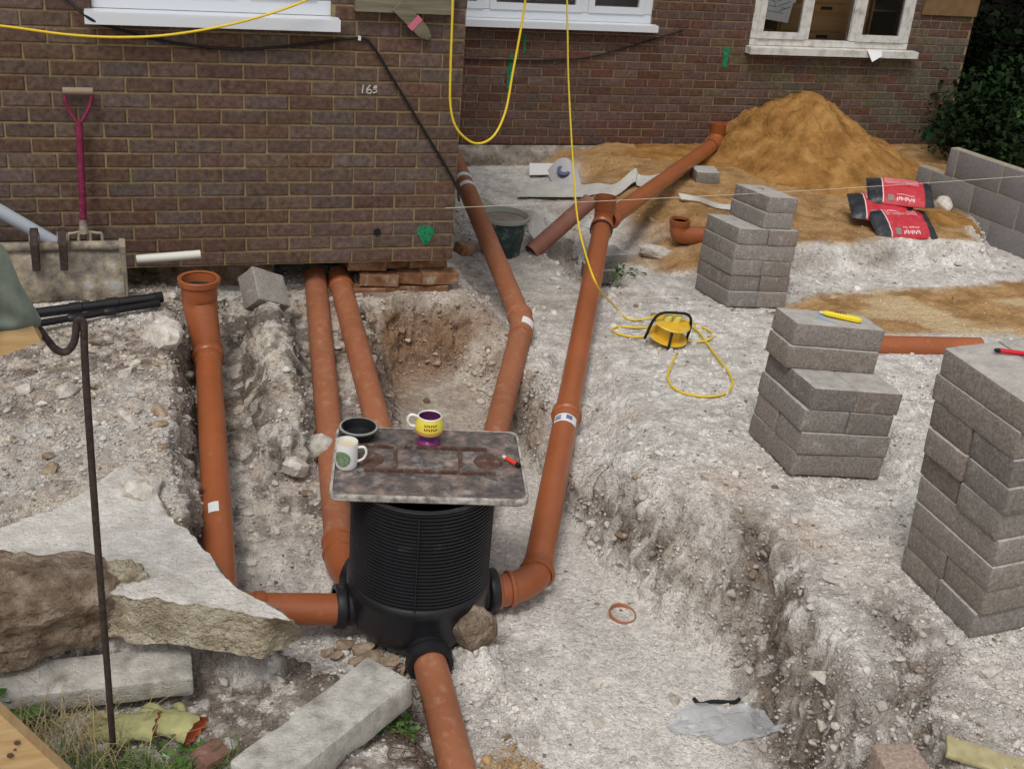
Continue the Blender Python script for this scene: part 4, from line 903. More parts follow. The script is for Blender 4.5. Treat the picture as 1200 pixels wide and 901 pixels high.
c = aty(303, 343, 5.7); block('grey half block tipped on edge against the foot of the brown wing', None, (c[0], 5.8, -.06), .5, rbox_mesh('half_block', (.21, .19, .12), (8, 8, 5), .006, .003, 22, M['block']), .75, .42, 'half_block')
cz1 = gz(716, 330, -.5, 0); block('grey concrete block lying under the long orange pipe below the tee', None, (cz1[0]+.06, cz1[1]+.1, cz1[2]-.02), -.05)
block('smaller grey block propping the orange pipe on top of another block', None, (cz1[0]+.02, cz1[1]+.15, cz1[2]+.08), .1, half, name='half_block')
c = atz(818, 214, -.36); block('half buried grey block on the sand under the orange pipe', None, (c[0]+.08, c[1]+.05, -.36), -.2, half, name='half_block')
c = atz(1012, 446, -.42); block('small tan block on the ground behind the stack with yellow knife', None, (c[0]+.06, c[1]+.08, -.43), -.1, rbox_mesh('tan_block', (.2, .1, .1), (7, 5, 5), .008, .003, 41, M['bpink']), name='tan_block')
for k, (px, py, rz) in enumerate(((968, 912, .35), (1052, 908, .2))):
    c = gz(px, py, -.42, 0); z0 = c[2]; block(('pinkish block in the trench end beside the earth bank', 'pinkish block on the earth bank beside the pale stone flake')[k], None, (c[0], c[1]-.03, z0-.05), rz+1.2, BP[0], name='pinkish_block')
p6 = atz(622, 405, -.44)
for k, (dx, dy, dz, rz) in enumerate(((0, 0, 0, .3), (-.11, .05, .03, .9))):
    o = bpy.data.objects.new('propping_brick', rbox_mesh('propping_brick', (.15, .1, .065), (6, 5, 4), .008, .004, 60+k, M['orangebrick'])); o.location = (p6[0]+dx, p6[1]+dy, -.47+dz); o.rotation_euler = (0, .1, rz); link(o)
    tag(o, ('broken red brick under the bend of the dusty orange pipe', 'broken red brick left of the dusty pipe bend')[k], 'brick')
o = bpy.data.objects.new('orange_brick', rbox_mesh('orange_brick', (.1, .09, .065), (6, 5, 4), .008, .004, 63, M['orangebrick'])); c = atz(533, 294, -.2); o.location = (c[0]+.05, c[1], -.22); o.rotation_euler = (.1, .2, .5); link(o); tag(o, 'small orange brick piece at the foot of the wing corner', 'brick')

# garden wall of dense blocks, its blocks parts of it
ga, gb = np.array([6.32, 8.5]), np.array([6.86, 6.1]); gd = unit(gb-ga); gang = math.atan2(gd[1], gd[0]); gn = np.array([gd[1], -gd[0]])
if gn[0] > 0: gn = -gn
gw = thing('block_wall', 'low garden wall of large grey concrete blocks beside the sand', 'wall', (ga[0], ga[1], -.6))
gtop = .115; mb = MB(); Lw = float(np.linalg.norm(gb-ga))
gme = {}
def gblock(wd):
    k = round(wd*100)
    if k not in gme: gme[k] = rbox_mesh('block', (wd, .1, .215), (6, 4, 4), .004, .0008, k, M['gblock'])
    return gme[k]
for k in range(4):
    zt = gtop-k*.225; s0 = (.36, .08, -.2, -.3)[k]; off = -.225 if k % 2 else 0
    e0, e1 = s0, Lw; mid = ga+gd*(e0+e1)/2
    mb.box(None, (e1-e0, .09, .224), M=Matrix.Translation((mid[0], mid[1], zt-.1125)) @ Matrix.Rotation(gang, 4, 'Z'))
    i = -3
    while True:
        a, b = off+i*.45+.005, off+(i+1)*.45-.005; i += 1
        if a > e1: break
        a, b = max(a, e0), min(b, e1)
        if b-a < .05: continue
        c = ga+gd*(a+b)/2; o = bpy.data.objects.new('block', gblock(b-a)); o.location = (c[0]-ga[0], c[1]-ga[1], zt-.2195+.6); o.rotation_euler = (0, 0, gang); link(o, gw)
mb.build('mortar', M['gmortar'], gw)
for k, (px, py, w_) in enumerate(((1112, 205, .3), (1100, 222, .28))):
    pass

# ------------------------------------------------------------------ sand heap against the wall
def sand_h(x, y):
    cx, cy = 5.78, 9.5
    dx, dy = (x-cx), (y-cy)
    r = np.hypot(dx*np.where(dx > 0, .98, 1.35), dy*.9)
    hgt = .66-r*.6+.05*fbm(x*2.6, y*2.6, None, 3, 71)+.05*fbm(x*6, y*6, None, 4, 72)+.018*fbm(x*19, y*19, None, 3, 74)
    rill = np.abs(vnoise(x*4.5+y*1.2, y*1.6-x, seed=78)); hgt = hgt-.06*(1-rill)**4*sstep(.05, .3, hgt)
    hgt = np.minimum(hgt, .58+.05*fbm(x*5, y*5, None, 3, 73))
    # bitten-out left shoulder
    cut = sstep(.05, -.04, x-5.36+.08*fbm(y*4, x*4, None, 3, 75)); hgt = hgt-cut*(.34-.26*sstep(0, .7, -dx))*sstep(.15, .5, hgt)
    # skirts spilled to the left and to the front
    sk = .045-.07*np.hypot((x-4.9)/1.2, (y-9.6)/.6)+.012*fbm(x*5, y*5, None, 3, 76); hgt = np.maximum(hgt, sk)
    sk2 = .06-.1*np.hypot((x-5.95)/.65, (y-7.75)/.4)+.02*fbm(x*6, y*6, None, 3, 77); return np.maximum(hgt, sk2)
sx, sy = np.meshgrid(np.arange(3.3, 7.3, .022), np.arange(7.2, 9.995, .02)); sh = sand_h(sx, sy); sz = np.minimum(ground_parts(sx, sy)[0], -.34)+np.maximum(sh, -.06)
keep = (sh > -.055); n_, m_ = sx.shape; ii = np.arange(n_*m_).reshape(n_, m_)
qk = keep[:-1, :-1] & keep[1:, :-1] & keep[:-1, 1:] & keep[1:, 1:]
gwx = ga[0]+(sy-ga[1])/gd[1]*gd[0]; side = (sx < gwx-.02) | (sy > 8.55); qk &= side[:-1, :-1] & side[1:, 1:]
Qs = np.stack([ii[:-1, :-1], ii[:-1, 1:], ii[1:, 1:], ii[1:, :-1]], -1)[qk]
used = np.unique(Qs); rm = np.full(n_*m_, -1); rm[used] = np.arange(len(used))
o = fastmesh('sand_heap', np.stack([sx, sy, sz], -1).reshape(-1, 3)[used], rm[Qs], M['sand']); stuff(o); tag(o, 'big heap of orange building sand against the red-brown house wall', 'sand')
def sandz(x, y): return -.36+max(0., float(sand_h(np.array([x]), np.array([y]))[0]))

# ------------------------------------------------------------------ cement bags
def bag(lab, c, rz, tilt, seed, L=.5, Wd=.33, T=.105):
    """pillow-shaped plastic sack: black ends, red middle"""
    t = thing('cement_bag', lab, 'bag', c, 'cement bags on the sand'); nu, nv = 26, 14
    Tm = Matrix.Translation(V(c)) @ Matrix.Rotation(rz, 4, 'Z') @ Matrix.Rotation(tilt, 4, 'X')
    def pt(u, v, s, lift=0.):
        e = (1-abs(u)**3.2)**.6 if abs(u) < 1 else 0; f = (1-abs(v)**2.6)**.6 if abs(v) < 1 else 0
        w_ = Wd/2*(1-.1*abs(u)**4)
        th = T/2*e*f*(1+.1*float(vnoise(np.array([u*2.2+seed]), np.array([v*2.+seed]), seed=seed)[0]))
        th += .006*float(vnoise(np.array([u*7+seed]), np.array([v*6]), seed=seed+3)[0])*(f*e)
        return Tm @ Vector((u*L/2, v*w_, T/2+s*(th+lift)))
    def patch(u0, u1, v0, v1, s, name, mt, lift=0., nu=10, nv=12):
        vs = [pt(u0+(u1-u0)*i/nu, v0+(v1-v0)*j/nv, s, lift) for i in range(nu+1) for j in range(nv+1)]
        fs = [(i*(nv+1)+j, (i+1)*(nv+1)+j, (i+1)*(nv+1)+j+1, i*(nv+1)+j+1) for i in range(nu) for j in range(nv)]
        if s < 0: fs = [f[::-1] for f in fs]
        return (vs, fs)
    def both(name, mt, u0, u1):
        mb = MB()
        for s in (1, -1): v, f = patch(u0, u1, -1, 1, s, name, mt); mb.add(v, f)
        bm_ = mb.build(name, M[mt], t, True); return bm_
    both('black_end', 'bagblack', -1, -.56); both('red_panel', 'bagred', -.56, .7); both('black_end', 'bagblack', .7, 1)
    mb = MB(); v, f = patch(-.5, .55, .25, .98, 1, '', None, .0012); mb.add(v, f); mb.build('faded_panel', M['bagpink'], t, True)
    mb = MB(); v, f = patch(-.58, -.545, -.97, .97, 1, '', None, .0012, 2, 12); mb.add(v, f); mb.build('pale_stripe', M['bagwhite'], t, True)
    mb = MB(); v, f = patch(-.42, -.25, -.88, -.55, 1, '', None, .0016, 5, 5); mb.add(v, f); mb.build('printed_mark', M['baggrey'], t, True)
    for k in range(9):
        u = -.16+k*.062; mb = MB(); v, f = patch(u, u+.042, -.86+.05*(k % 2), -.66-.06*(k % 3 == 0), 1, '', None, .0018, 2, 3); mb.add(v, f); mb.build('lettering', M['bagwhite'], t, True)
    for k in range(10):
        u = -.16+k*.055; mb = MB(); v, f = patch(u, u+.035, -.56, -.5, 1, '', None, .0018, 2, 2); mb.add(v, f); mb.build('lettering', M['bagwhite'], t, True)
    return t
b0 = atz(1043, 283, -.36)
bag('red and black cement bag lying lowest of three on the sand edge', (b0[0]+.2, b0[1]+.2, -.335), -.1, .42, 1)
bag('red and black cement bag in the middle of the pile on sand', (b0[0]+.13, b0[1]+.38, -.27), -.32, .36, 2)
bag('faded red cement bag on top of the other two bags', (b0[0]+.3, b0[1]+.43, -.165), -.42, .36, 3)

# ------------------------------------------------------------------ things by the brown wing
def extr(prof, x0, x1):
    """extrude a closed (y, z) profile along x"""
    n = len(prof); vs = [(x, y, z) for x in (x0, x1) for y, z in prof]
    return vs, [(j, (j+1) % n, n+(j+1) % n, n+j) for j in range(n)]+[tuple(range(n))[::-1], tuple(range(n, 2*n))]
bx1 = -.085; bz = -.05; t = thing('digger_bucket', 'mud-caked steel digger bucket lying against the brown brick wing', 'bucket', (-.55, 5.75, bz))
prof = []
for k in range(15):
    a = math.radians(200-k*12.5); prof.append((5.86+.17*math.cos(a)*1.0, bz+.17+.17*math.sin(a)*-1.0))
outer = [(5.73, .0), (5.715, .06), (5.71, .13), (5.715, .2), (5.73, .262)]
outer = [(y, bz+z+.0) for y, z in ((5.78, 0.0), (5.745, .03), (5.73, .09), (5.735, .16), (5.755, .23), (5.775, .285))]
inner = [(y+.022, z) for y, z in outer][::-1]
mb = MB(); nu = 40; pr = outer
vs = []; 
for i in range(nu+1):
    x = -1.15+(bx1+1.15)*i/nu
    for k, (y, z) in enumerate(outer+inner): vs.append((x, y+.006*vnoise(np.array([x*9]), np.array([z*9]), seed=81)[0], z+.004*vnoise(np.array([x*14.]), np.array([k*1.]), seed=82)[0]))
m_ = len(outer+inner); mb.add(vs, [(i*m_+j, i*m_+(j+1) % m_, (i+1)*m_+(j+1) % m_, (i+1)*m_+j) for i in range(nu) for j in range(m_)]+[tuple(range(m_))[::-1], tuple(nu*m_+j for j in range(m_))])
mb.build('back_plate', M['muddysteel'], t, auto=35)
mb = MB(); mb.tube([(-1.15, 5.775, bz+.295), (bx1+.005, 5.775, bz+.295)], .024, 10); mb.build('top_bar', M['muddysteel'], t, auto=40)
mb = MB(); v, f = extr([(5.74, bz+.0), (5.73, bz+.3), (5.775, bz+.33), (5.83, bz+.25), (5.95, bz+.14), (6.0, bz+.04), (5.9, bz-.01)], bx1-.012, bx1+.016); mb.add(v, f); mb.build('side_plate', M['muddysteel'], t)
mb = MB(); v, f = extr([(5.77, bz), (6.05, bz+.0), (6.05, bz+.02), (5.77, bz+.02)], -1.15, bx1-.014); mb.add(v, f); mb.build('floor_plate', M['muddysteel'], t)
for px in (40, 73):
    c = aty(px, 283, 5.73); mb = MB(); v, f = extr([(5.7, bz+.2), (5.695, bz+.33), (5.73, bz+.39), (5.79, bz+.385), (5.81, bz+.3), (5.77, bz+.2)], c[0]-.017, c[0]+.017); mb.add(v, f); mb.build('hitch_ear', M['rodsteel'], t)
    mb = MB(); mb.lathe([(.0, -.022), (.03, -.022), (.03, .022), (0, .022)], (c[0], 5.75, bz+.345), (1, 0, 0), 16); mb.build('pin_boss', M['muddysteel'], t, auto=40)
# garden fork leaning on the wall
fa, fb = np.array(aty(92, 112, 6.07)), np.array(aty(98, 262, 6.02)); fd = unit(fb-fa)
t = thing('garden_fork', 'maroon garden fork with a D handle leaning upside-up on the brown wall', 'fork', fb-[0, 0, .3])
fx = np.array([1., 0, 0]); top = np.array(aty(92, 128, 6.07))
mb = MB(); mb.tube([top+fd*.06, fb], .0175, 14); mb.build('shaft', M['maroon'], t, auto=40)
mb = MB(); mb.tube(spline([top+fd*.07+fx*.004, top+fd*.03+fx*.03, top-fd*.03+fx*.057, top-fd*.085+fx*.06], 4), .009, 10); mb.build('yoke', M['maroon'], t, True)
mb = MB(); mb.tube(spline([top+fd*.07-fx*.004, top+fd*.03-fx*.03, top-fd*.03-fx*.057, top-fd*.085-fx*.06], 4), .009, 10); mb.build('yoke', M['maroon'], t, True)
mb = MB(); mb.tube([top-fd*.085-fx*.068, top-fd*.085+fx*.068], .017, 14); mb.build('grip', M['handwood'], t, auto=40)
mb = MB(); mb.tube([fb-fd*.02, fb+fd*.05], [.018, .024], 12); mb.build('socket', M['muddysteel'], t, auto=40)
for k, u in enumerate((-.075, -.025, .03, .085)):
    mb = MB(); mb.tube(spline([fb+fd*.04, fb+fd*.05+fx*u*.7, fb+fd*.065+fx*u, fb+fd*.2+fx*u+[0, -.0, 0]], 4), .008, 8); mb.build('tine', M['muddysteel'], t, True)
# grey downpipe length, white pipe, black rods
a, b = np.array(aty(-20, 236, 5.93)), np.array(aty(70, 288, 5.97)); t = thing('plastic_downpipe', 'pale grey plastic pipe slanting behind the digger bucket', 'pipe', b)
mb = MB(); mb.tube([a-(b-a)*.6, b+(b-a)*.1], .033, 18); mb.build('pipe', M['greyplastic'], t, auto=40)
a, b = np.array(aty(160, 304, 5.93)), np.array(aty(235, 298, 5.93)); t = thing('white_pipe', 'short white plastic pipe lying along the wall foot', 'pipe', a)
mb = MB(); mb.tube([a, b], .022, 16, False); mb.lathe([(.022, 0), (.018, 0), (.018, -.1)], b, unit(b-a), 16); mb.build('pipe', M['whiteplastic'], t, auto=40)
for k, (q0, q1, r, lab) in enumerate((((30, 365), (190, 349), .024, 'thicker black drain rod lying on the ground before the bucket'), ((30, 382), (186, 353), .016, 'thinner black drain rod lying on the ground before the bucket'))):
    a, b = np.array(atz(*q0, .0+.03*(k == 0))), np.array(atz(*q1, .01)); a[2] = max(h1(*a[:2]), h1(*b[:2]))+r+.02; b[2] = a[2]; d = unit(b-a); t = thing('drain_rod', lab, 'rod', b)
    mb = MB(); mb.tube([a-d*.6, b], r, 16, False); mb.build('rod', M['black'] if k == 0 else M['blackmatt'], t, auto=40)
    for s in (.35, .62): mb = MB(); mb.lathe([(r, -.03), (r*1.2, -.025), (r*1.2, .025), (r, .03)], a+(b-a)*s, d, 16); mb.build('joint', M['black'], t, auto=40)
    mb = MB(); mb.lathe([(r*1.08, -.04), (r*1.15, 0), (r*.8, 0), (r*.8, -.08), (0, -.08)], b, d, 16); mb.build('end_socket', M['blackmatt'], t, auto=40)
# board and marked peg on the wing
b0_, b1_ = aty(416, 13, W1Y-.03), aty(531, 15, W1Y-.03); t = thing('timber_board', 'weathered grey timber board fixed across the brown wing beside the window', 'board', ((b0_[0]+b1_[0])/2, W1Y-.025, b0_[2]))
mb = MB(); mb.box(((b0_[0]+b1_[0])/2, W1Y-.027, b0_[2]+.09), (b1_[0]-b0_[0], .045, .18)); mb.build('board', M['greywood'], t)
a, b = np.array(aty(466, 6, W1Y-.065)), np.array(aty(503, 45, W1Y-.02)); d = unit(b-a); t = thing('timber_peg', 'short grey timber peg with a pink band hanging below the board', 'peg', b)
u = unit(np.cross(d, [0, 1, 0]))
def peg(mb, s0, s1, w0, w1, th, off=0):
    vs = []
    for s, w_ in ((s0, w0), (s1, w1)):
        for (p_, q_) in ((-1, -1), (1, -1), (1, 1), (-1, 1)): vs.append(a+d*s+u*w_*p_+np.array([0, th*q_, 0]))
    mb.add(vs, [(0, 1, 2, 3)[::-1], (4, 5, 6, 7), (0, 1, 5, 4), (1, 2, 6, 5), (2, 3, 7, 6), (3, 0, 4, 7)])
L = float(np.linalg.norm(b-a)); mb = MB(); peg(mb, 0, L*.8, .036, .033, .013); peg(mb, L*.8, L, .033, .012, .012); mb.build('stake', M['greywood'], t)
mb = MB(); peg(mb, L*.46, L*.6, .038, .038, .0155); mb.build('tape', M['pink'], t)
# cables
def cable(name, lab, pts, r, mt, cat='cable', n=8):
    p = spline(pts, n); mb = MB(); mb.tube(p, r, 8); o = mb.build(name, M[mt], None, True); base_at(o, p[-1]); return tag(o, lab, cat)
cable('wall_cable', 'thin black cable drooping across the brown wing down to its corner', [aty(72, -6, W1Y-.02), aty(105, 22, W1Y-.09), aty(140, 35, W1Y-.03), aty(200, 50, W1Y-.02), aty(280, 58, W1Y-.02), aty(360, 52, W1Y-.02), aty(421, 45, W1Y-.015), aty(437, 55, W1Y-.02), aty(460, 92, W1Y-.02), aty(500, 158, W1Y-.02), aty(533, 214, W1Y-.02), aty(538, 236, W1Y-.03)], .0072, 'cable')
c = aty(421, 45, W1Y-.012); o = MB().box(c, (.014, .02, .02)).build('cable_clip', M['white']); base_at(o, c); tag(o, 'tiny white clip holding the black cable on the brown wing', 'clip')
cable('far_cable', 'thin dark cable slanting across the far red-brown wall', [aty(545, 70, W2Y-.015), aty(600, 71, W2Y-.015), aty(680, 69, W2Y-.015), aty(740, 54, W2Y-.015), aty(800, 36, W2Y-.015)], .007, 'cable')
cable('yellow_cable', 'yellow cable sagging in front of the white window sill of the wing', [aty(-30, 27, 5.96), aty(20, 33, 5.96), aty(80, 41, 5.96), aty(140, 44, 5.96), aty(200, 41, 5.96), aty(270, 29, 5.96), aty(330, 12, 5.96), aty(372, -5, 5.97)], .006, 'yellow')
cable('yellow_cable', 'yellow cable hanging in a long loop at the corner of the wing', [aty(531, -25, 6.0), aty(530, 20, 6.0), aty(528, 80, 6.0), aty(528, 125, 6.0), aty(536, 152, 6.0), aty(556, 168, 6.02), aty(577, 161, 6.05), aty(592, 132, 6.1), aty(601, 85, 6.15), aty(612, 25, 6.2), aty(619, -25, 6.2)], .0063, 'yellow')
rl = np.array(atz(780, 408, -.4)); rl[2] = h1(rl[0], rl[1])
Zr = [7.6, 7.5, 7.4, 7.3, 7.2, 7.1, 7.0]
cable('yellow_cable', 'long yellow cable hanging down past the orange pipe to the reel', [atZ(664, -25, 7.2), atZ(665, 30, 7.2), atZ(666, 90, 7.2), atZ(669, 150, 7.2), atZ(672, 200, 7.2), atZ(676, 250, 6.95), atZ(684, 290, 6.75), atZ(700, 335, 6.55), gz(722, 366, -.4, .03), gz(735, 375, -.4), gz(755, 376, -.4), gz(772, 374, -.4, .03)], .0058, 'yellow')
cable('yellow_cable', 'yellow cable looped on chalk ground in front of the reel', [gz(x, y, -.4) for x, y in ((792, 418), (786, 432), (782, 446), (790, 458), (806, 465), (830, 468), (850, 464), (858, 452), (852, 438), (840, 422), (830, 406), (818, 392), (806, 383))], .0062, 'yellow')
cable('yellow_cable', 'yellow cable coil lying on both sides of the reel', [gz(x, y, -.4) for x, y in ((757, 397), (738, 396), (722, 392), (718, 387), (726, 384), (745, 385), (770, 384), (800, 378), (818, 384), (834, 392), (833, 398), (820, 402), (800, 401), (785, 399))], .0062, 'yellow')
# cable reel
t = thing('cable_reel', 'yellow cable extension reel with black handle frame standing on the chalk', 'cable reel', rl)
tl_ = unit(np.array([.1, -.16, 1.])); rz0 = rl+[0, 0, .045]
def lat(name, pr, mt, n=36): mb = MB(); mb.lathe(pr, rz0, tl_, n); mb.build(name, M[mt], t, auto=45)
lat('lower_flange', [(0, 0), (.112, 0), (.115, .004), (.112, .01), (.0, .012)], 'yellowreel'); lat('drum', [(.072, .01), (.068, .04), (.07, .09)], 'yellowreel'); lat('upper_flange', [(0, .088), (.105, .088), (.108, .093), (.1, .1), (.085, .098), (0, .098)], 'yellowreel')
ux = unit(np.cross(tl_, [0, 1, 0])); uy = np.cross(tl_, ux)
for k, u_ in enumerate((-.025, .035)):
    mb = MB(); mb.lathe([(.024, 0), (.026, .01), (.026, .034), (.018, .04), (0, .04)], rz0+tl_*.098+ux*(-u_)+uy*-.02, tl_, 10); mb.build('power_socket', M['paleyellow'], t, auto=45)
mb = MB(); mb.tube(spline([rz0+ux*.125-uy*.02-tl_*.03, rz0+ux*.12+tl_*.1, rz0+ux*.085+tl_*.15, rz0+tl_*.16, rz0-ux*.085+tl_*.15, rz0-ux*.12+tl_*.09, rz0-ux*.125-tl_*.03], 5), .0085, 10); mb.build('handle_frame', M['blackmatt'], t, True)
fr_ = rz0-uy*.0; e_ = unit(np.array([-.3, -.9, 0])); mb = MB(); mb.tube([rz0+e_*.09+tl_*.07, rz0+e_*.125-tl_*.01, rz0+e_*.13-tl_*.05], .008, 8); mb.build('foot_bar', M['blackmatt'], t, True)
# string line across the site
p = [aty(522, 244, 6.1), atz(700, 233, 0), atz(900, 221, .0), atz(1200, 206, .1), atz(1290, 200, .1)]; p0, p1 = np.array(aty(522, 244, 6.08)), np.array(atZ(1290, 200, 8.3))
mb = MB(); mb.tube([p0+(p1-p0)*k/20-np.array([0, 0, .02*math.sin(math.pi*k/20)]) for k in range(21)], .0016, 6); o = mb.build('string_line', M['string']); base_at(o, p0); tag(o, 'thin pale builder\'s string stretched from the wing corner to the garden wall', 'string')
# paint marks, chalk number, holes on the walls
def decal(parent, wy, poly, name, mt, thick=.003):
    v = [aty(x, y, wy) for x, y in poly]; n = len(v); b = [p+np.array([0, thick, 0]) for p in v]
    mb = MB(); mb.add(v+b, [tuple(range(n)), tuple(range(2*n-1, n-1, -1))]+[(j, j+n, (j+1) % n+n, (j+1) % n) for j in range(n)]); return mb.build(name, M[mt], parent)
decal(wing, W1Y-.0035, [(491, 266), (498, 264), (508, 267), (509, 273), (504, 280), (503, 286), (496, 287), (493, 280), (489, 274)], 'green_paint_mark', 'green')
decal(house, W2Y-.0035, [(597, 65), (601, 64), (600, 85), (598, 104), (594, 103), (595, 84)], 'green_paint_mark', 'green')
decal(house, W2Y-.0035, [(848, 57), (856, 57), (853, 70), (851, 79), (846, 79), (848, 68)], 'green_paint_mark', 'green')
decal(house, W2Y-.0035, [(1083, 153), (1092, 153), (1093, 160), (1087, 163), (1082, 160)], 'green_paint_mark', 'green')
decal(house, W2Y-.0035, [(614, 42), (617, 42), (616, 62), (613, 62)], 'green_paint_mark', 'green')
for nm, st in (('chalk_digit', [[(426, 99.5), (424.5, 109.5)]]), ('chalk_digit', [[(434, 100), (430, 105), (430, 109), (434, 110), (436, 107), (433, 105), (431, 106.5)]]), ('chalk_digit', [[(442, 101), (438.5, 101.5), (438, 105), (441, 105), (441.5, 108), (437, 109.5)], [(437.5, 103.3), (442, 103)]])):
    mb = MB()
    for ln in st: mb.tube([aty(x, y, W1Y-.003) for x, y in ln], .0033, 6)
    mb.build(nm, M['chalkwhite'], wing)
mb = MB(); c = aty(442, 272, W1Y-.004); mb.lathe([(.021, 0), (.02, .003), (0, .0035)], c, (0, -1, 0), 18); mb.build('drilled_hole', M['blackmatt'], wing)

# ------------------------------------------------------------------ foreground: broken slab, kerbs, rod, jacket, gloves
def slabby(name, top, bot, mat_top, mat_side, seed, lab, cat, amp=.014):
    """broken concrete: top outline and bottom outline (lists of points of equal length), rough fractured side"""
    def dens(P, k=12):
        P = [np.array(p) for p in P]; o = []
        for i in range(len(P)):
            a, b = P[i], P[(i+1) % len(P)]; o += [a+(b-a)*j/k for j in range(k)]
        return o
    T, B = dens(top), dens(bot); n = len(T); c = sum(T)/n; vs = []; lev = 12
    for s in (.25, .5, .7, .85, .94): vs += [c+(p-c)*s for p in T]
    nt_ = 5
    for l in range(lev+1): vs += [a+(b-a)*l/lev for a, b in zip(T, B)]
    P = np.array(vs); r = np.arange(len(P)) >= nt_*n
    d = np.array([unit(np.array([p[0]-c[0], p[1]-c[1], 0.])+1e-6) for p in P])
    nz = fbm(P[:, 0]*9+seed, P[:, 1]*9, P[:, 2]*12, 4, seed); nz2 = fbm(P[:, 0]*38+seed, P[:, 1]*38, P[:, 2]*38, 3, seed+7); ow = (np.arange(len(P))//n >= nt_)*1.0; P = P+d*((nz*amp*2.6+nz2*amp*.8)*r)[:, None]; P[:, 2] += (.004+.012*r)*fbm(P[:, 0]*14, P[:, 1]*14, P[:, 2]*5, 3, seed+4)
    vs = [tuple(p) for p in P]+[tuple(c)]; ci = len(vs)-1
    tf = [(j, (j+1) % n, ci) for j in range(n)]+[(k*n+j, (k+1)*n+j, (k+1)*n+(j+1) % n, k*n+(j+1) % n) for k in range(nt_) for j in range(n)]
    sf = [((k)*n+j, (k+1)*n+j, (k+1)*n+(j+1) % n, (k)*n+(j+1) % n) for k in range(nt_, nt_+lev) for j in range(n)]
    o = mesh(name, vs, tf+sf+[tuple((nt_+lev)*n+j for j in range(n))], mat_top, None, True); o.data.materials.append(mat_side)
    for i, p in enumerate(o.data.polygons): p.material_index = 0 if i < len(tf) else 1
    bm = bmesh.new(); bm.from_mesh(o.data); bmesh.ops.recalc_face_normals(bm, faces=bm.faces); bm.to_mesh(o.data); bm.free()
    o.data.set_sharp_from_angle(angle=math.radians(40)); base_at(o, c); return tag(o, lab, cat)
tp = [(152, 540), (178, 575), (214, 618), (246, 655), (282, 692), (316, 708), (338, 726), (296, 722), (215, 706), (150, 700), (90, 690), (20, 672), (-60, 680), (-60, 630), (0, 618), (62, 600), (112, 566)]
top = [atz(x, y, -.095) for x, y in tp]; bp_ = [(152, 545), (178, 580), (214, 625), (246, 665), (286, 702), (338, 724), (358, 748), (306, 770), (215, 756), (150, 752), (90, 740), (20, 730), (-60, 735), (-60, 640), (0, 628), (62, 606), (112, 570)]
bot = [atz(x, y, -.13 if i > 12 else -.26) for i, (x, y) in enumerate(bp_)]
slabby('concrete_slab', top, bot, M['slab'], M['slabedge'], 5, 'pale broken concrete slab with a fractured edge overhanging the trench', 'slab')
c = atz(52, 715, -.2); o = rock('earthy_concrete_lump', (c[0]-.14, c[1]+.03, -.2), (.46, .2, .2), M['earth'], 31, -.06, ICO5, .3, 1.6); tag(o, 'big brown lump of earth-covered concrete lying on the pale broken slab', 'rubble')
c = atz(142, 668, -.08); o = rock('concrete_lump', (c[0], c[1], -.1), (.085, .06, .05), M['slabedge'], 33, .2, ICO5); tag(o, 'small yellowish broken concrete lump at the end of the earthy lump', 'rubble')
# kerbs
a, b = atz(-30, 819, -.345), atz(226, 791, -.345); d = unit(b-a); L = 1.05; ang = math.atan2(d[1], d[0])
me = rbox_mesh('kerb', (L, .16, .08), (24, 6, 5), .008, .004, 71, M['kerb']); o = bpy.data.objects.new('kerb', me); nrm_ = np.array([-d[1], d[0]])
cc_ = np.array(b[:2])-d[:2]*L/2+nrm_*.072; o.location = (cc_[0], cc_[1], -.415); o.rotation_euler = (math.radians(6), 0, ang); link(o); tag(o, 'long pale concrete kerb lying below the broken slab behind the rod', 'kerb')
a, b = atz(288, 872, -.33), atz(428, 772, -.33); d = unit(b-a); ang = math.atan2(d[1], d[0]); nrm_ = np.array([d[1], -d[0]]); L = .62
me = rbox_mesh('kerb', (L, .2, .11), (18, 8, 5), .012, .006, 73, M['kerb']); o = bpy.data.objects.new('kerb', me); cc_ = np.array(b[:2])-d[:2]*L/2+nrm_*.1+d[:2]*.02
o.location = (cc_[0], cc_[1], -.445); o.rotation_euler = (math.radians(-3), math.radians(-2), ang); link(o); tag(o, 'thick grey concrete kerb angled beside the outlet pipe of the chamber', 'kerb')
# steel pin with shepherd's crook
rb = np.array(atz(133, 880, -.43)); Y = rb[1]
pts = [rb-[0, 0, .1], rb]+[aty(x, y, Y) for x, y in ((124, 760), (113, 620), (103, 480), (99, 410), (98.5, 384), (97, 377), (93.5, 374.5), (90, 378), (89, 388), (87, 400), (81, 410), (73, 412.5), (64, 408), (54, 396), (47, 387), (40, 378))]
mb = MB(); mb.tube(spline(pts, 5), .0098, 12); o = mb.build('steel_pin', M['rodsteel'], None, True); base_at(o, rb); tag(o, 'tall thin rusty steel pin with a crook top standing in the grass', 'rod')
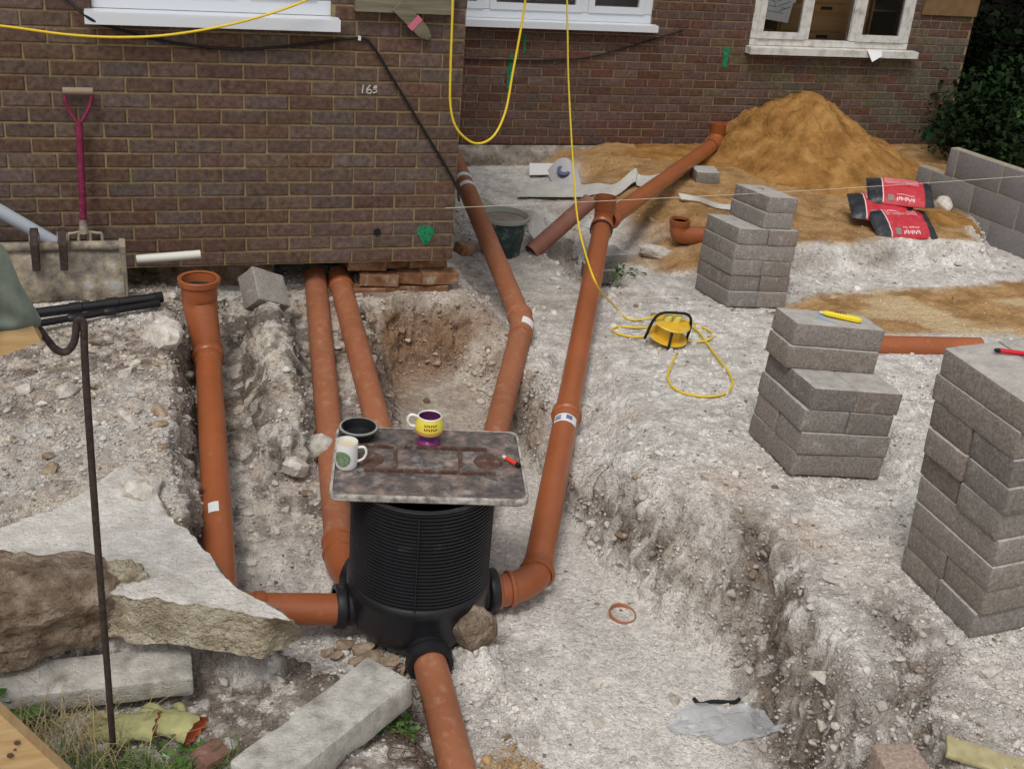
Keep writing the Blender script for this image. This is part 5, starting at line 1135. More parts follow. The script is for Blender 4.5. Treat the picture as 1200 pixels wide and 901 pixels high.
# timber rail with a jacket over it
ra, rbb = np.array(aty(-190, 470, Y-.03)), np.array(aty(42, 384, Y-.03)); d = unit(rbb-ra)
Mx = Matrix.Translation(V((ra+rbb)/2)) @ V(d).to_track_quat('X', 'Z').to_matrix().to_4x4(); t = thing('timber_rail', 'pale timber rail sticking out under the green jacket', 'timber', rbb)
mb = MB(); mb.box(None, (float(np.linalg.norm(rbb-ra)), .04, .065), M=Mx); mb.build('rail', M['wood'], t)
mb = MB(); q = np.array(ra)+d*.12; mb.box((q[0], q[1]+.045, (q[2]-.44)/2), (.07, .045, q[2]+.5)); mb.build('post', M['wood'], t)
edge = spline([(p[0], p[1], 0) for p in ((-14, 276), (4, 288), (16, 312), (24, 332), (33, 348), (44, 366), (48.5, 376), (45, 383), (34, 387), (22, 390), (8, 393), (-20, 397))], 5)
cols_ = 16; vs = []; nE = len(edge)
for side in (-1, 1):
    for i, e in enumerate(edge):
        s = i/(nE-1)
        for j in range(cols_+1):
            t_ = j/cols_; ex_, ey_ = float(e[0]), float(e[1]); px = ex_*(1-t_)+(-150)*t_; py = ey_*(1-t_)+(330+30*s)*t_
            bul = math.sqrt(max(0, min(1, t_*3.2)))*.055
            fold = .022*math.sin(7.5*s+9*t_+2*math.sin(3*t_))*min(1, t_*6)+.012*math.sin(17*t_-5*s)*min(1, t_*6)
            vs.append(aty(px, py, Y-.03+side*(bul+.012*(t_ > 0)*0)+fold*(1 if side < 0 else .6)))
n1_ = nE*(cols_+1); fs = []
for sd in (0, 1):
    for i in range(nE-1):
        for j in range(cols_):
            q = (sd*n1_+i*(cols_+1)+j, sd*n1_+i*(cols_+1)+j+1, sd*n1_+(i+1)*(cols_+1)+j+1, sd*n1_+(i+1)*(cols_+1)+j); fs.append(q if sd else q[::-1])
o = mesh('jacket', vs, fs, M['jacket'], None, True); base_at(o, rbb); tag(o, 'sage green jacket draped over the timber rail', 'jacket')
a, b = np.array(aty(-70, 772, 2.62)), np.array(aty(84, 914, 2.62)); d = unit(b-a); dn_ = unit(np.cross(d, [0, 1, 0])); dn_ = dn_ if dn_[2] < 0 else -dn_
t = thing('timber_brace', 'pale timber board with nail holes slanting into the verge', 'timber', b)
def plank(mb, a, d, dn_, L, w_, th): mb.add([a+d*L*i+dn_*w_*j+np.array([0, th*k, 0]) for i in (0, 1) for j in (0, 1) for k in (0, 1)], [(0, 1, 3, 2), (4, 6, 7, 5), (0, 4, 5, 1), (2, 3, 7, 6), (0, 2, 6, 4), (1, 5, 7, 3)])
mb = MB(); plank(mb, a-d*.6, d, dn_, 1.5, .2, .045); mb.build('board', M['wood'], t)
for (px, py, r) in ((20, 870, .008), (12, 885, .009), (17.5, 878, .004)):
    c = aty(px, py, 2.6165); mb = MB(); mb.lathe([(r, 0), (r*.9, .0012), (0, .0014)], c, (0, -1, 0), 12); mb.build('nail_hole', M['root'], t)
# gloves: crumpled cuff, palm and fingers
def glove(lab, c, rz, seed, flip):
    t = thing('work_glove', lab, 'glove', c); T = Matrix.Translation(V(c)) @ Matrix.Rotation(rz, 4, 'Z'); rr = random.Random(seed)
    def sec(x, wy, wz, zc, n=20):
        return [T @ Vector((x+.006*math.sin(3*k), wy*math.cos(2*math.pi*k/n)+.004*rr.uniform(-1, 1), zc+wz*math.sin(2*math.pi*k/n)*(1 if math.sin(2*math.pi*k/n) > 0 else .6)+.003*rr.uniform(-1, 1))) for k in range(n)]
    S = [sec(.0, .062, .034, .035), sec(.035, .06, .036, .036), sec(.075, .055, .03, .034), sec(.11, .058, .03, .03), sec(.14, .056, .026, .026), sec(.165, .05, .02, .02), sec(.175, .03, .01, .02)]
    n = 20; mb = MB(); mb.add([p for s_ in S for p in s_], [(i*n+j, i*n+(j+1) % n, (i+1)*n+(j+1) % n, (i+1)*n+j) for i in range(len(S)-1) for j in range(n)]+[tuple((len(S)-1)*n+j for j in range(n))]); mb.build('palm', M['glove'], t, True)
    mb = MB(); S2 = [sec(-.004, .064, .036, .035), sec(-.004, .056, .028, .034), sec(.05, .04, .02, .03), sec(.06, .01, .005, .03)]
    mb.add([p for s_ in S2 for p in s_], [(i*n+j, (i+1)*n+j, (i+1)*n+(j+1) % n, i*n+(j+1) % n) for i in range(3) for j in range(n)]); mb.build('cuff_lining', M['gloveorange'], t, True)
    for k in range(4):
        y = -.04+.026*k; mb = MB(); mb.tube(spline([T @ Vector((.15, y, .022)), T @ Vector((.19, y*1.15, .03)), T @ Vector((.215+.01*rr.random(), y*1.2, .012))], 4), [.013]*8+[.008], 10); mb.build('finger', M['glove'], t, True)
    mb = MB(); mb.tube(spline([T @ Vector((.08, .05*flip, .025)), T @ Vector((.11, .08*flip, .03)), T @ Vector((.135, .09*flip, .014))], 4), [.015]*8+[.009], 10); mb.build('thumb', M['glove'], t, True)
def fz(px, py): return gz(px, py, -.43, 0)
glove('lime work glove lying folded beside the rod', fz(184, 866)+[0, .02, .0], math.radians(165), 1, 1)
glove('lime work glove with its orange cuff lining showing, next to broken brown clay', fz(226, 872)+[.01, .02, .0], math.radians(-62+180+25), 2, -1)
# broken clay pieces at the picture's foot
c = fz(330, 905); t_ = MB(); n = 14
prof = [(.09*math.cos(math.radians(15+150*k/n)), .09*math.sin(math.radians(15+150*k/n))) for k in range(n+1)]
vs = [(c[0]+u, c[1]+yy, c[2]+v-.01) for yy in (-.12, .1) for (u, v) in prof]+[(c[0]+u*.84, c[1]+yy, c[2]+v*.84-.01) for yy in (-.12, .1) for (u, v) in prof]; q = n+1
fs = [(j, j+1, q+j+1, q+j) for j in range(n)]+[(2*q+j+1, 2*q+j, 3*q+j, 3*q+j+1) for j in range(n)]+[(j+1, j, 2*q+j, 2*q+j+1) for j in range(n)]+[(q+j, q+j+1, 3*q+j+1, 3*q+j) for j in range(n)]+[(0, q, 3*q, 2*q), (n, 2*q+n, 3*q+n, q+n)]
o = mesh('clay_pipe_shard', vs, fs, M['clay'], None, True); o.data.set_sharp_from_angle(angle=math.radians(40)); base_at(o, c); tag(o, 'curved brown clay pipe shard in front of the angled kerb', 'shard')
c = fz(245, 893); o = bpy.data.objects.new('clay_brick_piece', rbox_mesh('clay_brick_piece', (.1, .08, .06), (6, 5, 4), .008, .004, 77, M['clay'])); o.location = V(c)-Vector((0, 0, .01)); o.rotation_euler = (.15, .1, .6); link(o); tag(o, 'small plum-brown clay brick piece beside the lime glove', 'brick')

# ------------------------------------------------------------------ scattered site things
p = np.array(gz(729, 720, -.6, 0)); mb = MB(); mb.lathe([(.05, 0), (.056, 0), (.058, .006), (.056, .014), (.051, .014), (.05, 0)], p, unit(np.array([.1, -.15, 1])), 36); o = mb.build('seal_ring', M['pipedusty'], None, True); base_at(o, p); tag(o, 'thin orange rubber seal ring lying on the trench floor', 'ring')
# plastic bucket by the corner
p = np.array(atz(588, 284, -.44)); p[2] = h1(p[0], p[1])-.01; t = thing('plastic_tub', 'dark green builder\'s bucket caked with mortar near the corner', 'bucket', p)
mb = MB(); mb.lathe([(0, 0), (.125, 0), (.13, .006), (.165, .27), (.185, .275), (.187, .285), (.17, .288), (.16, .25), (0, .235)], p, (0, 0, 1), 40); mb.build('body', M['tubgreen'], t, auto=45)
mb = MB(); mb.lathe([(.168, .262), (.189, .27), (.19, .29), (.172, .293), (.155, .262)], p, (0, 0, 1), 40); mb.build('rim', M['tubrim'], t, auto=45)
mb = MB(); mb.lathe([(0, .266), (.1, .262), (.162, .258)], p, (0, 0, 1), 30); mb.build('mortar_mix', M['mortarmix'], t)
# sheets and damp-proof strips by the far wall
def ribbon(name, lab, cat, left, right, mt, th=.004):
    L_, R_ = spline(left, 4), spline(right, 4); n = len(L_); vs = [p for p in L_]+[p for p in R_]+[p-Vector((0, 0, th)) for p in L_]+[p-Vector((0, 0, th)) for p in R_]
    fs = []
    for i in range(n-1): fs += [(i, i+1, n+i+1, n+i), (2*n+i, 3*n+i, 3*n+i+1, 2*n+i+1), (i, 2*n+i, 2*n+i+1, i+1), (n+i, n+i+1, 3*n+i+1, 3*n+i)]
    fs += [(0, n, 3*n, 2*n), (n-1, 3*n-1, 4*n-1, 2*n-1)]; o = mesh(name, vs, fs, M[mt], None, False); base_at(o, L_[0]); return tag(o, lab, cat)
zz = -.22
ribbon('damp_proof_strip', 'long grey damp-proof strip buckled across the platform behind the tee', 'strip', [gz(x, y, -.45, l) for x, y, l in ((618, 222, .06), (645, 223, .07), (680, 224, .05), (700, 222, .05), (720, 224, .06), (742, 212, .1), (748, 213, .06), (765, 212, .04), (785, 207, .06))], [gz(x, y, -.45, l) for x, y, l in ((605, 234, .03), (635, 234, .03), (680, 234, .02), (700, 231, .02), (722, 232, .02), (742, 221, .05), (747, 221, .02), (765, 222, .02), (783, 216, .03))], 'felt')
ribbon('damp_proof_strip', 'grey damp-proof strip end poking out beyond the orange pipe', 'strip', [atz(x, y, -.3) for x, y in ((795, 226), (820, 231), (840, 238), (858, 240))], [atz(x, y, -.33) for x, y in ((798, 233), (820, 236), (838, 243), (858, 246))], 'felt')
ribbon('curved_board', 'grey-brown curved sheet leaning between the bucket and the old pipe', 'sheet', [atz(x, y, z) for x, y, z in ((612, 248, -.26), (622, 246, -.28), (632, 252, -.34), (641, 268, -.42))], [atz(x, y, z) for x, y, z in ((614, 262, -.38), (620, 272, -.42), (626, 280, -.45), (634, 284, -.47))], 'felt')
ribbon('white_sheet', 'small white sheet lying at the foot of the far wall', 'sheet', [gz(x, y, -.5, .05) for x, y in ((620, 198), (634, 198), (648, 198))], [gz(x, y, -.5, .03) for x, y in ((620, 209), (634, 209), (648, 209))], 'paper')
ribbon('printed_sack', 'crumpled pale plastic sack with a blue round print by the far wall', 'sack', [gz(x, y, -.5, l) for x, y, l in ((640, 206, .04), (652, 199, .09), (664, 198, .09), (676, 204, .05))], [gz(x, y, -.5, l) for x, y, l in ((650, 222, .02), (660, 224, .03), (670, 223, .03), (681, 221, .02))], 'sheet', .03)
vs = [gz(660+8*math.cos(a)*1.1, 211+6.5*math.sin(a), -.5, .085) for a in np.linspace(0, 6.28, 15)[:-1]]; vi = [gz(660+4.2*math.cos(a)*1.1, 211+3.4*math.sin(a), -.5, .088) for a in np.linspace(0, 6.28, 15)[:-1]]
mb = MB(); mb.add(vs+vi, [(j, (j+1) % 14, 14+(j+1) % 14, 14+j) for j in range(14)]); o = mb.build('printed_ring', M['sheetblue']); sk_ = bpy.data.objects['printed_sack']; base_at(o, sk_.location); o.location = (0, 0, 0); o.parent = sk_
vs = []; fs = []; pc = gz(845, 852, -.6, 0); nr, na = 8, 36
for i in range(nr+1):
    for j in range(na):
        an = 2*math.pi*j/na; rr_ = i/nr*(1+.16*math.sin(2*an+1)+.12*math.sin(5*an)+.06*math.sin(9*an)); q = gz(847+56*rr_*math.cos(an), 851+24*rr_*math.sin(an), -.6, 0)
        q[2] += .012+.022*abs(float(vnoise(np.array([q[0]*16.]), np.array([q[1]*16.]), seed=88)[0]))*(1-.3*i/nr); vs.append(q)
fs = [(i*na+j, i*na+(j+1) % na, (i+1)*na+(j+1) % na, (i+1)*na+j) for i in range(nr) for j in range(na)]
o = mesh('plastic_scrap', vs, fs, M['film'], None, False); base_at(o, pc); tag(o, 'crumpled thin grey plastic sheet scrap on the trench floor', 'sheet')
c = gz(820, 824, -.6, .01); mb = MB(); mb.tube(spline([gz(x, y, -.6, .014) for x, y in ((812, 822), (820, 828), (834, 825), (858, 826), (866, 822))], 4), .007, 8); o = mb.build('black_strap', M['blackmatt'], None, True); base_at(o, c); tag(o, 'thin black strap lying along the plastic scrap', 'strap')
c = gz(1152, 892, -.2, 0); o = bpy.data.objects.new('stone_flake', rbox_mesh('stone_flake', (.24, .085, .02), (10, 6, 3), .006, .008, 78, mat('yellowish_stone', [(.3, srgb(150, 140, 104)), (.7, srgb(184, 174, 136))], 18, .95, .003, 60, spec=.1))); o.location = V(c)+Vector((0, 0, .005)); o.rotation_euler = (.15, .12, -.55); link(o); tag(o, 'thin yellowish stone flake on the chalk below the tall block stack', 'stone')
# on the stacks
def top_of(k, ncourse, u, v):
    corner, ang, zb, sx_, sy_ = PADS[k]
    T0 = Matrix.Translation((corner[0], corner[1], zb)) @ Matrix.Rotation(math.radians(ang), 4, 'Z') @ Matrix.Rotation(-math.atan(sx_), 4, 'Y') @ Matrix.Rotation(math.atan(sy_), 4, 'X')
    return T0, T0 @ Vector((u, v, ncourse*.1022-.001+.002))
T0, kp = top_of(0, 6, .26, .34); t = thing('utility_knife', 'yellow utility knife lying on top of the block stack', 'knife', kp); R0 = T0.to_3x3().to_4x4()
Mk = Matrix.Translation(kp) @ R0 @ Matrix.Rotation(-.42, 4, 'Z')
mb = MB(); sec_ = [(-.085, .008, .006), (-.07, .013, .011), (-.02, .014, .013), (.03, .016, .014), (.075, .017, .013), (.088, .011, .008)]; vs = []
for (x, w_, h_) in sec_: vs += [Mk @ Vector((x, w_*a, .012+h_*b*.85)) for a, b in ((-1, -.8), (1, -.8), (1, .3), (.6, 1), (-.6, 1), (-1, .3))]
mb.add(vs, [(i*6+j, i*6+(j+1) % 6, (i+1)*6+(j+1) % 6, (i+1)*6+j) for i in range(5) for j in range(6)]+[tuple(range(6))[::-1], tuple(30+j for j in range(6))]); mb.build('handle', M['knifeyellow'], t)
mb = MB(); mb.box(None, (.02, .012, .006), M=Mk @ Matrix.Translation((-.088, 0, .012))); mb.build('blade_nose', M['label'], t)
for k in range(5): mb = MB(); mb.box(None, (.005, .016, .001), M=Mk @ Matrix.Translation((-.03+k*.011, 0, .0238)) @ Matrix.Rotation(.2*(k % 2), 4, 'Z')); mb.build('lettering', M['blackmatt'], t)
Mk = Matrix.Translation(kp+Vector((-.09, -.03, 0))) @ R0 @ Matrix.Rotation(-.45, 4, 'Z'); mb = MB(); mb.box(None, (.075, .02, .008), M=Mk @ Matrix.Translation((0, 0, .005))); mb.box(None, (.03, .024, .014), M=Mk @ Matrix.Translation((-.03, 0, .0085))); o = mb.build('blue_clip', M['bluegrey']); base_at(o, kp+Vector((-.09, -.03, 0))); tag(o, 'small blue-grey plastic clip beside the yellow knife', 'clip')
T0, kp = top_of(2, 9, .2, .31); a = kp+Vector((-.05, .03, 0)); b = kp+Vector((.035, -.005, 0)); marker('carpenter_pencil', 'crimson pencil lying on top of the tall block stack', 'pencil', a, b, .0075, 'crimson', 'blackmatt', 'crimson', .0075)
T0, kp = top_of(1, 7, .29, .3); o = rock('brick_crumb', kp, (.022, .018, .008), M['orangebrick'], 90, 0, ICO2); tag(o, 'tiny red brick crumb on the stack near cement bags', 'crumb')

# ------------------------------------------------------------------ inside the old window
du = thing('drawer_unit', 'oak drawer unit seen inside through the old timber window', 'drawers', (6.3, 10.6, -.25))
mb = MB(); mb.box((6.32, 10.62, .55), (.95, .5, 1.62)); mb.build('carcass', M['cabinet'], du)
for k in range(5):
    zc = .25+k*.26; mb = MB(); mb.box((6.32, 10.362, zc), (.9, .02, .245)); dr = mb.build('drawer_front', M['cabinet'], du)
    mb = MB(); mb.box((6.32, 10.349, zc+.09), (.12, .012, .03)); mb.build('drawer_pull', M['blackmatt'], dr)
mb = MB(); mb.box((6.32, 10.6, 1.39), (1.0, .56, .04)); mb.build('worktop', M['blackmatt'], du)
sh_ = thing('shelf_unit', 'dark open shelf unit inside the right light of the old window', 'shelf', (7.1, 10.6, -.25))
for k in range(4): mb = MB(); mb.box((7.13, 10.6, .55+k*.3), (.55, .35, .02)); mb.build('shelf', M['greywood'], sh_)
for x in (6.87, 7.4): mb = MB(); mb.box((x, 10.6, .6), (.02, .36, 1.7)); mb.build('side', M['cabinet'], sh_)
tb = thing('side_table', 'small table inside the left light of the old window', 'table', (5.7, 10.7, -.25))
mb = MB(); mb.box((5.66, 10.7, .62), (.6, .5, .03)); mb.build('table_top', M['cabinet'], tb)
for x in (5.4, 5.92):
    for y in (10.5, 10.9): mb = MB(); mb.box((x, y, .18), (.04, .04, .86)); mb.build('leg', M['cabinet'], tb)
def pane_paper(px, py, w_, h_, rz, lab, y):
    c = aty(px, py, y); t = thing('paper_sheet', lab, 'paper', c); Mp = Matrix.Translation(V(c)) @ Matrix.Rotation(rz, 4, 'Y')
    mb = MB(); mb.box(None, (w_, .003, h_), M=Mp); mb.build('sheet', M['paper'], t)
    for k in range(4): mb = MB(); mb.box(None, (w_*(.7-.12*(k % 2)), .001, .008), M=Mp @ Matrix.Translation((-.02, -.0025, h_*.2-k*.045))); mb.build('printed_line', M['print'], t)
pane_paper(914, 5, .26, .3, .12, 'white notice paper taped inside the left window light', W2Y+.06); pane_paper(920, -3, .2, .16, -.35, 'smaller tilted paper over the notice in the left window light', W2Y+.05)
c = aty(1024, 60, W2Y-.11); mb = MB(); v = [aty(x, y, W2Y-.105-.02*k) for k, (x, y) in enumerate(((1016, 58), (1033, 60), (1034, 66), (1022, 73)))]; mb.add(v+[p+np.array([0, .003, 0]) for p in v], [(0, 1, 2, 3), (7, 6, 5, 4), (0, 4, 5, 1), (1, 5, 6, 2), (2, 6, 7, 3), (3, 7, 4, 0)]); o = mb.build('paper_scrap', M['paper']); base_at(o, c); tag(o, 'white paper scrap hanging over the old window sill', 'paper')

# ------------------------------------------------------------------ plants, fence and added shade trees behind the garden wall
def leaves(name, pts, size, mt, parent=None, seed=1, flat=.0, origin=(0, 0, 0)):
    """folded leaf: two quads bent along the middle"""
    r = np.random.RandomState(seed); P = np.asarray(pts, float); n = len(P); a = r.rand(n)*6.283; tl = r.normal(0, .6, n)+flat
    d = np.stack([np.cos(a)*np.cos(tl), np.sin(a)*np.cos(tl), np.sin(tl)], 1); s_ = np.stack([-np.sin(a), np.cos(a), r.normal(0, .35, n)], 1); s_ /= np.linalg.norm(s_, axis=1, keepdims=True)
    L = (size*(.6+.8*r.rand(n)))[:, None]; W = L*.33; up = np.cross(d, s_)
    V_ = np.stack([P, P+d*L*.45+s_*W+up*W*.35, P+d*L, P+d*L*.45-s_*W+up*W*.35], 1).reshape(-1, 3)-np.array(origin)
    Q_ = np.arange(n*4).reshape(n, 4); return fastmesh(name, V_, Q_, mt, parent, False)
fx0, fx1, fy = 7.9, 15.5, 12.4
fn = thing('timber_fence', 'dark close-boarded timber fence behind the garden wall', 'fence', (8.5, fy, -.4)); me = None
x = fx0
while x < fx1:
    mb = MB(); 
    if me is None: o = mb.box((fx0, fy, .55), (.148, .022, 1.9)).build('board', M['fence'], fn); me = o.data; bx_ = o.location.x
    else: o = bpy.data.objects.new('board', me); link(o, fn)
    o.location = (x-fx0, RNG.uniform(-.008, .008), RNG.uniform(-.015, .015)); x += .152
mb = MB(); mb.box(((fx0+fx1)/2, fy+.04, 1.1), (fx1-fx0, .05, .09)); mb.build('rail', M['fence'], fn)
mb = MB(); mb.box(((fx0+fx1)/2, fy+.04, 0.), (fx1-fx0, .05, .09)); mb.build('rail', M['fence'], fn)
r = np.random.RandomState(5)
def bush(lab, c, rad, n, sz, mt, seed, name='ivy_bush', stems=5):
    t = thing(name, lab, 'bush', (c[0], c[1], -.45)); r = np.random.RandomState(seed); k = 26
    cl = r.normal(0, .42, (k, 3))*np.array(rad)+np.array(c); cl[:, 2] = np.maximum(cl[:, 2], -.3)
    pts = cl[r.randint(0, k, n)]+r.normal(0, .17, (n, 3))*np.array(rad).mean(); pts[:, 2] = np.maximum(pts[:, 2], -.42)
    leaves('foliage', pts, sz, M[mt], t, seed, -.3, (c[0], c[1], -.45))
    for q in range(stems):
        e = cl[q]; mb = MB(); mb.tube(spline([(c[0]+r.normal(0, .1), c[1]+r.normal(0, .1), -.45), ((c[0]+e[0])/2, (c[1]+e[1])/2, (e[2]-.4)/2), e], 4), [.016]*8+[.006], 6); mb.build('stem', M['bark'], t, True)
    return t
bush('dark green ivy bush overhanging the garden wall top', (7.9, 9.4, -.1), (.8, .9, .5), 3600, .07, 'leafdark', 1)
bush('brighter leafy bush against the dark fence', (8.7, 11.4, .25), (.7, .6, .8), 2600, .085, 'leafdark', 2)
bush('large dark laurel bush filling the gap beside the house', (9.7, 10.6, .4), (1.1, 1.0, 1.1), 5200, .1, 'leafdark', 3)
bush('small fresh green shrub growing behind the garden wall', (8.25, 9.2, .1), (.3, .4, .45), 700, .07, 'leaf', 4)
def shade_tree(lab, base, ht, crad, n, seed):  # crowns out of view, added to keep sky light off the garden corner
    t = thing('shade_tree', lab, 'shade_tree', base); r = np.random.RandomState(seed); b = np.array(base)
    mb = MB(); tp_ = b+[.1, .1, ht*.62]; mb.tube(spline([b, b+[.04, .02, ht*.3], tp_], 5), [.19-.01*k for k in range(11)], 12); mb.build('trunk', M['bark'], t, True)
    pts = []; k = 40; cl = r.normal(0, .45, (k, 3))*np.array(crad)+b+[0, 0, ht*.78]
    for q in range(9):
        mb = MB(); mb.tube(spline([tp_-[0, 0, ht*.3*r.rand()], (tp_+cl[q])/2+[0, 0, .2], cl[q]], 4), [.07-.006*j for j in range(9)], 7); mb.build('limb', M['bark'], t, True)
    pts = cl[r.randint(0, k, n)]+r.normal(0, .15, (n, 3))*np.array(crad).mean(); leaves('crown', pts, .13, M['leafdark'], t, seed, -.3, base); return t
shade_tree('big dense leaf crown added above view beyond the fence to block sky light', (10.2, 13.6, -.4), 5.2, (2.6, 2.0, 1.9), 9000, 11)
shade_tree('dense leaf crown added above view beside the house end to shade the fence', (9.9, 11.6, -.4), 4.6, (1.7, 1.6, 1.5), 7000, 12)
shade_tree('tall leaf crown added out of view further along behind the fence to block sky light', (13.4, 12.9, -.4), 5.4, (2.3, 2.0, 2.0), 7000, 13)

# grass and weeds of the verge
def blades(name, n, area, lmin, lmax, mt, seed, droop=1.0, wd=.0022):
    r = np.random.RandomState(seed); vs = []; fs = []; X = area(r, n); Zg = H(X[:, 0], X[:, 1])-.01
    for i in range(len(X)):
        L = r.uniform(lmin, lmax); a = r.rand()*6.283; d = np.array([math.cos(a), math.sin(a)]); s_ = np.array([-d[1], d[0]])*wd; k = droop*r.uniform(.4, 1.3); b = len(vs); p = np.array([X[i, 0], X[i, 1], Zg[i]])
        for j in range(5):
            t_ = j/4; x = L*(.25*t_+.55*k*t_*t_); z = L*(t_-.62*k*t_*t_*t_); w_ = 1-t_*.85
            c = p+[d[0]*x, d[1]*x, z]; vs += [c+[s_[0]*w_, s_[1]*w_, 0], c-[s_[0]*w_, s_[1]*w_, 0]]
        fs += [(b+2*j, b+2*j+1, b+2*j+3, b+2*j+2) for j in range(4)]
    o = fastmesh(name, vs, np.array(fs), M[mt], None, False); return stuff(o)
def near(pts, sd):
    P0 = np.array([atz(x, y, -.43)[:2] for x, y in pts])
    return lambda r, n: P0[r.randint(0, len(P0), n)]+r.normal(0, sd, (n, 2))
o = blades('dry_grass', 260, near([(20, 850), (60, 850), (90, 840), (115, 850), (75, 880), (40, 870), (130, 870), (100, 890)], .05), .1, .3, 'straw', 1, 1.1); tag(o, 'dry straw-coloured grass round the foot of the steel pin', 'grass')
o = blades('green_grass', 420, near([(70, 890), (120, 895), (160, 899), (205, 899), (30, 845), (250, 892), (180, 899), (90, 897)], .035), .05, .14, 'grass', 2, .9, .003); tag(o, 'short green grass along the foot of the verge', 'grass')
r = np.random.RandomState(8)
def weed(lab, px, py, zz, n, sz, spread, hgt, seed):
    p = atz(px, py, zz); p[2] = h1(p[0], p[1]); t = thing('weed', lab, 'weed', p); r = np.random.RandomState(seed)
    pts = np.array(p)+np.stack([r.normal(0, spread, n), r.normal(0, spread, n), np.abs(r.normal(0, hgt, n))+.01], 1); stuff(leaves('leaf_cluster', pts, sz, M['leaf'], t, seed, .1, p))
    for k in range(4): mb = MB(); mb.tube([np.array(p)-[0, 0, .01], pts[k]], .002, 5); mb.build('stem', M['grass'], t)
weed('small leafy weed beside the lime gloves', 200, 893, -.45, 70, .03, .06, .025, 21); weed('bright green weed between the angled kerb and outlet pipe', 472, 846, -.45, 90, .022, .035, .025, 22)
weed('leafy weed at the left end of the long kerb', 28, 838, -.43, 14, .08, .03, .05, 23); weed('weed growing at the wall foot beside the white pipe', 168, 292, .0, 40, .06, .05, .06, 24)
weed('weed in the chalk bank under the tee', 730, 318, -.5, 30, .05, .06, .03, 25)
vs = []; mb = MB()
for k in range(46):
    a = np.array(atz(470+r.normal(0, 14), 800+r.normal(0, 36)+15, -.43)); a[2] = h1(a[0], a[1])+.015; q = [a]
    for j in range(4): a = a+np.array([r.normal(0, .03), r.normal(0, .03), 0]); a[2] = h1(a[0], a[1])+.008+.025*r.rand(); q.append(a.copy())
    mb.tube(spline(q, 3), .0016+.001*r.rand(), 5, False)
o = mb.build('root_tangle', M['root'], None, False); stuff(o); tag(o, 'tangle of thin brown roots beside the outlet pipe', 'roots')

# ------------------------------------------------------------------ loose chalk and stones
def zone_density(x, y):
    h, td, tt, pd, lf, k = ground_parts(x, y)
    d = np.full(x.shape, .55); n = fbm(x*1.7, y*1.7, None, 3, 101)
    d = np.where((tt > .9) & (x > 1.25), .1, d); d = np.where((tt > .2) & (tt < .95), 1.5, d)
    d = np.where((x > 1.9) & (tt < .3), .75, d); d = np.where((x < .15) & (y > 3.4), .85, d)
    d = d*(1-.75*np.exp(-(dline([(2.35, 4.7), (2.35, 6.0), (2.4, 7.2)], x, y)/.3)**2))
    d = np.where((pd > .05) & (x > 3.3), .06, d); d = np.where(sdf(SANDLOW, x, y) > -.05, .05, d)
    d = np.where((x < .9) & (lf < .5), .8, d); d = np.where((np.hypot(x-1.05, y-3.3) < .28), 1.0, d)
    g = np.exp(-(((x-1.08)/.14)**2+((y-2.72)/.24)**2)**2); d = np.maximum(d, 2.2*g)
    return np.clip(d*(1+1.1*n), 0, 2.5), td, tt, pd, lf, k
def scatter(name, N, smin, smax, ic, seed, mt, lab, power=2.2):
    r = np.random.RandomState(seed); x = r.uniform(-.9, 6.6, N*14); y = r.uniform(2.1, 8.6, N*14)
    Z = CF[0]*x+CF[1]*y+.43*2.7; px = 600+FPX*(CR[0]*x+CR[1]*y+CR[2]*(-2.6))/Z
    d, td, tt, pd, lf, k = zone_density(x, y); w_ = d*np.clip((4.0/Z)**2, 0, 1.6)*((px > -60) & (px < 1260)); kp_ = r.rand(len(x)) < w_/2.2
    x, y = x[kp_][:N], y[kp_][:N]; n = len(x); z = H(x, y); V0, F0 = ic; m = len(V0)
    sz = smin+(smax-smin)*r.rand(n)**power*np.ones(n); far_ = np.clip((CF[0]*x+CF[1]*y+1.15)/4.5, .8, 2); sz = sz*far_**.5
    vs = np.zeros((n, m, 3)); var = [rock_verts(200+seed*10+q, (1.15, 1.15, 1.15), ic, .5, 1.3, 12, .42, .3)[0] for q in range(10)]
    for q in range(10):
        idx = np.arange(n) % 10 == q; c = idx.sum(); a = r.rand(c)*6.283; sx_, sy_, sz_ = sz[idx]*(.8+.5*r.rand(c)), sz[idx]*(.6+.4*r.rand(c)), sz[idx]*(.45+.35*r.rand(c))
        P = var[q][None]*np.stack([sx_, sy_, sz_], 1)[:, None, :]; ca_, sa_ = np.cos(a)[:, None], np.sin(a)[:, None]
        vs[idx] = np.stack([P[..., 0]*ca_-P[..., 1]*sa_+x[idx, None], P[..., 0]*sa_+P[..., 1]*ca_+y[idx, None], P[..., 2]+(z[idx]+sz_*.16)[:, None]], -1)
    D = ground_colour(x, y, *zone_density(x, y)[1:], z); wht = np.stack([C(214, 209, 203)]*n); t_ = np.clip(.05+.5*r.rand(n), 0, 1)*(r.rand(n) < .8); col = D*(1-t_[:, None])+wht*t_[:, None]
    brn = r.rand(n) < .045; col[brn] = C(142, 122, 102)*(.7+.5*r.rand(brn.sum()))[:, None]; gg = np.exp(-(((x-1.08)/.15)**2+((y-2.72)/.24)**2)**2) > .4; col[gg] = C(176, 146, 106)*(.75+.5*r.rand(gg.sum()))[:, None]
    col = col*(.8+.3*r.rand(n))[:, None]
    fs = (F0[None]+(np.arange(n)*m)[:, None, None]).reshape(-1, 3)
    o = fastmesh(name, vs.reshape(-1, 3), fs, mt, None, False, np.repeat(col, m, 0)); stuff(o); return tag(o, lab, 'rubble')
scatter('chalk_crumbs', 52000, .0028, .0115, ICO1, 1, M['stone'], 'loose fine chalk crumbs strewn over the dug ground')
